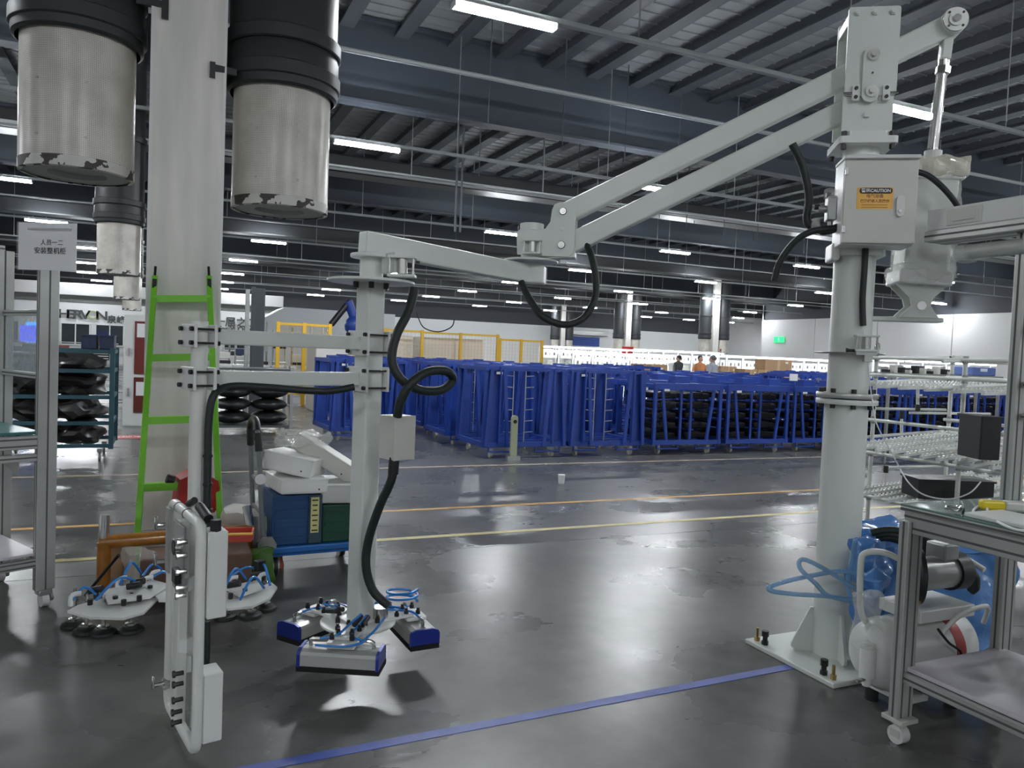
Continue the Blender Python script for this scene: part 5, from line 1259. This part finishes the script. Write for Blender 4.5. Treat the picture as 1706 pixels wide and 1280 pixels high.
    for k, yy in enumerate((ye-.52, ye-.62, ye-.72)):
        so = obj('power_socket', MB().box((xb-.097, yy, 2.262), (.006, .09, .07), bev=.002), CREAM, t, world=True)
        for (a, b) in ((-.018, .016), (.018, .016), (-.016, -.014), (.016, -.014), (0, -.02)): obj('socket_slot', MB().box((xb-.1006, yy+a, 2.262+b), (.002, .006, .012)), INK, so, world=True)
    obj('film_wrapped_tube', MB().cyl(V((xb-.04, ye-.13, 2.10)), V((xb-.04, yn, 2.10)), .035, 18), mat_film('tube_film', (.55, .57, .54), .85, .3), t, world=True)
    obj('tube_bag_end', MB().crumple((xb-.04, ye-.15, 2.10), (.085, .09, .08), 0, .010, 5, 14, 0, 2), FILM, t, world=True)
    obj('lamp_bracket', MB().box((xb-.04, BY-.05, 2.14), (.06, .05, .05)), GALV, t, world=True)
    for x_ in (BX, BX+wd):
        for y_ in (BY, yn):
            cs = obj('caster', MB().cyl((x_-.022, y_, .038), (x_+.022, y_, .038), .038, 22), WHITE2, t, world=True)
            obj('caster_mount', MB().box((x_, y_, .105), (.10, .10, .02), bev=.003).cyl((x_, y_, .06), (x_, y_, .10), .022, 14).box((x_-.026, y_, .045), (.004, .04, .03)), CREAM, cs, world=True)
    return BX, BY, wd
BX, BY, BWD = bench_right()
# things on the right bench
gn = thing('yellow_tipped_tool', 'grey tool with a bright yellow tip lying on the glass bench top', 'tool', V((*pz(1672, 850, 1.0).xy, .996)), -.55)
obj('handle', MB().box((.06, 0, .022), (.13, .05, .04), bev=.010), CREAM, gn); obj('tip', MB().box((-.045, 0, .022), (.09, .045, .038), bev=.010), mat('tip_yellow', (.80, .62, .02), .4), gn)
wc = [pz(a, b, 1.0) for a, b in ((1620, 852), (1635, 838), (1652, 835), (1690, 838), (1706, 848))]
tag(obj('white_cable', MB().tube([pz(1625, 860, 1.003), pz(1622, 850, 1.003), pz(1640, 838, 1.003), pz(1650, 833, 1.03), pz(1645, 850, 1.003), pz(1660, 868, 1.003), pz(1690, 882, 1.003), pz(1720, 885, 1.003)], .005, 8, 6), PAPER, world=True), 'white looped cable lying across the glass bench top', 'cable')
tag(obj('document_tray', MB().box((0, 0, .008), (.22, .34, .016), bev=.003), WHITE2, loc=V((*pz(1712, 872, 1.0).xy, .996))), 'flat white tray at the right end of the glass top', 'tray')
tag(obj('wire_bundle', MB().tube([V((*pz(1590, 852, 1.0).xy, 1.006))+V((.035*cos(i*1.3)*(1+.2*(i % 2)), .03*sin(i*1.3), .006*(i % 3))) for i in range(16)], .003, 6, 4), CHROME, world=True), 'small coil of clear wire on the glass bench top', 'wire')
tag(obj('black_wire_hook', MB().tube([pz(1602, 836, 1.0), pz(1606, 846, 1.02), pz(1604, 856, 1.0)], .0035, 6, 4), BLACK, world=True), 'short curved black wire beside the clear wire coil', 'wire')
p0 = px(1500, 780, 3.3)
tag(obj('hanging_signal_cable', MB().tube([IP(1500, 782, .05), pd(1515, 806, 3.7), pd(1540, 825, 3.6), pd(1580, 832, 3.5), pd(1615, 822, 3.4), pd(1634, 803, 3.4)], .0035, 6, 6), PAPER, world=True), 'thin pale cable drooping from the column to the bench post', 'cable')
# ================================================================== compressor with white tank
cp0 = pz(1462, 1188, .03)
CX_, CY_ = 3.12, 2.42
cm = thing('air_compressor', 'white tank air compressor with carrying handle behind the right bench leg', 'compressor', (CX_, CY_, 0))
tx = V((1, .08, 0)).normalized()
t0 = V((CX_-.16, CY_, .255))
obj('air_tank', MB().lathe(t0-tx*.0, [(.0, -.075), (.07, -.066), (.125, -.04), (.155, 0), (.16, .03), (.16, .48), (.155, .51), (.12, .56), (0, .59)], 40, tx, closed=False), WHITE2, cm, world=True)
obj('weld_band', MB().lathe(t0, [(.161, .035), (.1635, .04), (.1635, .05), (.161, .055)], 40, tx), WHITE2, cm, world=True)
obj('tank_foot', MB().box(t0+V((.10, 0, -.17)), (.14, .26, .02)).box(t0+V((.10, 0, -.13)), (.12, .02, .08)), WHITE2, cm, world=True)
obj('rear_foot', MB().box(t0+V((.38, -.03, -.16)), (.06, .30, .06), bev=.003), WHITE2, cm, world=True)
for s in (-1, 1): obj('rubber_foot', MB().cyl(t0+V((.08, s*.09, -.255)), t0+V((.08, s*.09, -.175)), .03, 14), RUBBER, cm, world=True)
for s in (-1, 1): obj('rubber_foot', MB().cyl(t0+V((.38, s*.09, -.255)), t0+V((.38, s*.09, -.175)), .03, 14), RUBBER, cm, world=True)
hy = CY_
obj('carry_handle', MB().tube([t0+V((-.02, .06, .13)), t0+V((-.06, .06, .20)), t0+V((-.075, .06, .40)), t0+V((-.06, .05, .455)), t0+V((.0, .0, .465)), t0+V((.06, -.07, .43)), t0+V((.10, -.1, .38))], .014, 12, 5), TUBEW, cm, world=True)
rg = t0+V((.06, -.10, .27))
obj('brass_regulator', MB().cyl(rg-Z*.05, rg+Z*.05, .015, 12).cyl(rg+Z*.05, rg+Z*.075, .020, 10).cyl(rg-Z*.01, rg+V((.05, 0, -.01)), .012, 8).cyl(rg-Z*.06, rg-Z*.04, .024, 6), BRASS, cm, world=True)
ad = t0+V((-.09, -.02, .02))
obj('drain_filter', MB().cyl(ad+V((0, 0, -.10)), ad+V((0, 0, .03)), .034, 18).cyl(ad+V((0, 0, .03)), ad+V((0, 0, .05)), .026, 16).cyl(ad+V((0, 0, -.14)), ad+V((0, 0, -.10)), .018, 12), WHITE2, cm, world=True)
obj('drain_cock', MB().cyl(ad+V((-.06, 0, -.11)), ad+V((0, 0, -.11)), .009, 8), STEEL, cm, world=True)
obj('filter_film', MB().crumple(ad+V((.0, .02, .16)), (.10, .08, .22), 0, .02, 5, 12, 0, 5), FILM, cm, world=True)
obj('pump_plate', MB().box(t0+V((.27, -.02, .20)), (.36, .22, .055), bev=.004), WHITE2, cm, world=True)
mo = t0+V((.26, -.03, .36))
obj('fan_cover', MB().lathe(mo+V((-.11, 0, 0)), [(.02, -.02), (.10, -.015), (.125, .01), (.125, .03)], 32, V((.8, -.6, 0)), closed=True), BLACK, cm, world=True)
obj('pump_body', MB().cyl(mo+V((-.10, 0, 0)), mo+V((.16, 0, 0)), .075, 24), ALU, cm, world=True)
obj('pump_head', MB().cyl(mo+V((.12, 0, 0)), mo+V((.20, 0, 0)), .088, 24), BLACK, cm, world=True)
obj('cylinder_fins', MB().box(mo+V((.08, 0, .10)), (.10, .10, .08), bev=.01), GALV, cm, world=True)
obj('label_sleeve', MB().cyl(t0+tx*.33, t0+tx*.40, .162, 40), RED, cm, world=True, label='red printed band')
obj('side_rail', MB().tube([t0+V((.20, -.15, .12)), t0+V((.30, -.16, .20)), t0+V((.50, -.15, .22)), t0+V((.56, -.1, .12))], .011, 10, 4), TUBEW, cm, world=True)
obj('black_lead', MB().tube([t0+V((.15, -.17, .16)), t0+V((.20, -.19, .10)), t0+V((.27, -.20, .05)), t0+V((.28, -.18, -.04))], .006, 8, 5), BLACK, cm, world=True)
# ---- blue film bundle and hoses behind
fbm = thing('blue_film_bundle', 'large bundle wrapped in glossy blue film behind the bench, right of the column', 'bundle', (3.78, 2.86, 0))
obj('wrapped_load', MB().crumple((3.80, 2.90, .34), (.86, .40, .56), -.35, .035, 16, 6, 0, 4), FILMB, fbm, world=True)
obj('wrapped_top', MB().crumple((3.62, 2.98, .62), (.62, .30, .14), -.3, .03, 12, 8, 0, 8), FILMB, fbm, world=True)
obj('inner_load', MB().box((3.82, 2.9, .30), (.72, .3, .46), -.35, bev=.02), mat('bundle_inner', (.03, .07, .16), .5), fbm, world=True)
hs = thing('black_hose_bundle', 'thick black hoses lying over the blue film bundle', 'hose', (3.7, 2.8, .6))
for k in range(3):
    obj('hose', MB().tube([pd(1452+8*k, 888+4*k, 3.9), pd(1490, 884+7*k, 3.85), pd(1545, 902+9*k, 3.8), pd(1595, 930+10*k, 3.75), pd(1625, 962+6*k, 3.7), pd(1618, 985, 3.72)], .020, 10, 6), HOSE, hs, world=True)
obj('white_pipe', MB().cyl(pd(1600, 925, 3.85), pd(1640, 950, 3.75), .014, 10), TUBEW, hs, world=True)
lp_ = thing('clear_hose_loops', 'film-wrapped bluish clear hose loops hanging left of the column foot', 'hose', (3.1, 2.75, .35))
for k, pts in enumerate((((1440, 958), (1400, 952), (1340, 962), (1290, 975), (1283, 984), (1320, 990), (1380, 994), (1430, 1003), (1455, 1020), (1462, 1040)),
                         ((1430, 985), (1385, 955), (1345, 934), (1332, 936), (1335, 950), (1358, 972), (1378, 992), (1410, 1000), (1440, 1012)),
                         ((1425, 900), (1418, 940), (1412, 975), (1425, 1010), (1450, 1040), (1460, 1050)))):
    dd = 3.62
    obj('hose_loop', MB().tube([pd(a, b, dd+.03*sin(i*.9)) for i, (a, b) in enumerate(pts)], .011, 10, 6), mat_film('blue_clear%d' % k, (.20, .42, .68), .62, .1), lp_, world=True)
obj('film_bunch', MB().crumple(pd(1452, 1010, 3.70), (.13, .12, .30), .3, .035, 8, 10, .3, 7), FILMB, lp_, world=True)
obj('film_bunch', MB().crumple(pd(1440, 930, 3.95), (.16, .14, .20), .3, .035, 8, 10, 0, 17), FILMB, lp_, world=True)
# ================================================================== white pipe rack
XA = 6.1; YA = 5.2
YB = px(1600, 740, XA).y; XC = py(1581, 700, YA).x
PRL = V((XA, YA, 0))
pr = thing('lean_pipe_rack', 'white coated pipe roller rack between the column and the right bench', 'rack', PRL)
def pipe(p, q, r=.016, nm='pipe', m=TUBEW): return obj(nm, MB().cyl(p, q, r, 12), m, pr, world=True)
JO = mat('joint_black', (.02, .02, .02), .45)
def joint(p, m=GALV, d=V((0, 0, 1))): obj('joint', MB().cyl(p-d*.035, p+d*.035, .023, 12), m, pr, world=True)
YE = YB-.75
ups = [(XA, YA, 1.76), (XA, YB, 1.66), (XC, YA, 1.70), (XC, YB, 1.66), (XA, YE, 1.66), (XC, YE, 1.66)]
for a, b, c in ups:
    pipe(V((a, b, .09)), V((a, b, c)), .019, 'upright')
    obj('caster', MB().cyl(V((a-.015, b, .045)), V((a+.015, b, .045)), .045, 14), BLACK, pr, world=True)
for z_ in (1.64, 1.48, 1.055, .745, .33):
    for xx in (XA, XC):
        pipe(V((xx-.02, YA+.04, z_)), V((xx-.02, YE-.04, z_)), .016)
        for yy in (YA, YB, YE): joint(V((xx, yy, z_)), GALV)
for z_ in (1.64, 1.42, .90, .36):
    for yy in (YA, YB, YE): pipe(V((XA-.25, yy+.025, z_-.02)), V((XC+.2, yy+.025, z_+.05)), .015, 'side_pipe'); joint(V((XC, yy+.02, z_+.03)), JO, V((1, 0, 0)))
TRK = mat('track_cream', (.62, .60, .54), .4)
for z_, n_, ri in ((1.40, 7, .03), (.84, 11, .12), (.42, 11, .10)):
    for k in range(n_):
        yy = YA-.08-(YA-YE-.16)*k/(n_-1)
        a_ = V((XA-.38, yy, z_-.02)); b_ = V((XC+.30, yy, z_+ri))
        o = obj('roller_track', MB().beam(a_, b_, .032, .024, Z), TRK if k == 0 and z_ > 1.3 else TUBEW, pr, world=True)
        w_ = MB(); n2 = 34
        for i in range(n2):
            c = a_.lerp(b_, (i+.5)/n2)+Z*.016; w_.cyl(c-V((0, .008, 0)), c+V((0, .008, 0)), .013, 7)
        obj('rollers', w_, WHITE2, o, world=True)['kind'] = 'stuff'
# short stub posts with black joints inside
for (a, b, c, d, D) in ((1529, 640, 1529, 680, 7.6), (1502, 692, 1502, 735, 7.7), (1476, 782, 1472, 822, 7.6)):
    pipe(pd(a, b, D), pd(c, d, D), .015, 'stub_post'); joint(pd(a, b, D), JO); joint(pd(c, d, D), JO)
for (a, b, c, d, D) in ((1460, 681, 1576, 683, 7.7), (1515, 688, 1650, 690, 7.7), (1476, 780, 1600, 776, 7.7)):
    pipe(pd(a, b, D), pd(c, d, D), .013, 'inner_pipe')
for (a0_, a1_, b0_, b1_, D, l) in ((1612, 1650, 694, 762, 6.0, 'black tote standing on the pipe rack behind the bench post'), (1515, 1640, 800, 826, 6.7, 'low black tote at the bottom of the pipe rack')):
    p, q = pd(a0_, b1_, D), pd(a1_, b0_, D); wd_ = (q-p).dot(R0)
    t = thing('black_tote', l, 'tote', V(((p+q)/2).xy.to_3d())+Z*p.z, atan2(R0.y, R0.x)); h_ = q.z-p.z
    obj('bin', MB().box((0, 0, h_/2), (wd_, .3, h_), bev=.01), BLACK, t); obj('rim', MB().box((0, 0, h_), (wd_+.02, .32, .015)), BLACK, t)
# small black frames of parts seen above the rack
YP = 9.0; xp0, xp1 = py(1462, 605, YP).x, py(1650, 605, YP).x
pt = thing('parts_rack', 'low table of small black and grey parts behind the pipe rack', 'rack', ((xp0+xp1)/2, YP, 0)); Lp = xp1-xp0
obj('shelf', MB().box((0, 0, 1.46), (Lp, .5, .03)), GALV, pt)
for k in range(20): obj('small_part', MB().box((-Lp/2+.08+k*.085, -.1+.1*(k % 2), 1.50+.02*(k % 3)), (.06, .12, .05+.04*(k % 3)), bev=.005), [BLACK, GALV, CREAM, PURL][k % 4], pt)
for s in (-1, 1):
    for q_ in (-1, 1): obj('leg', MB().box((s*(Lp/2-.04), q_*.2, .73), (.04, .04, 1.45)), GALV, pt)
bt = py(1622, 615, YP)
bt_ = thing('blue_tote', 'blue tote with a white label above the pipe rack', 'tote', (bt.x, YP, 1.475))
obj('bin', MB().box((0, 0, .075), (.62, .4, .15), bev=.02), mat('tote_blue', (.10, .16, .40), .5), bt_)
obj('label_sticker', MB().box((-.02, -.203, .10), (.18, .004, .05)), PAPER, bt_)
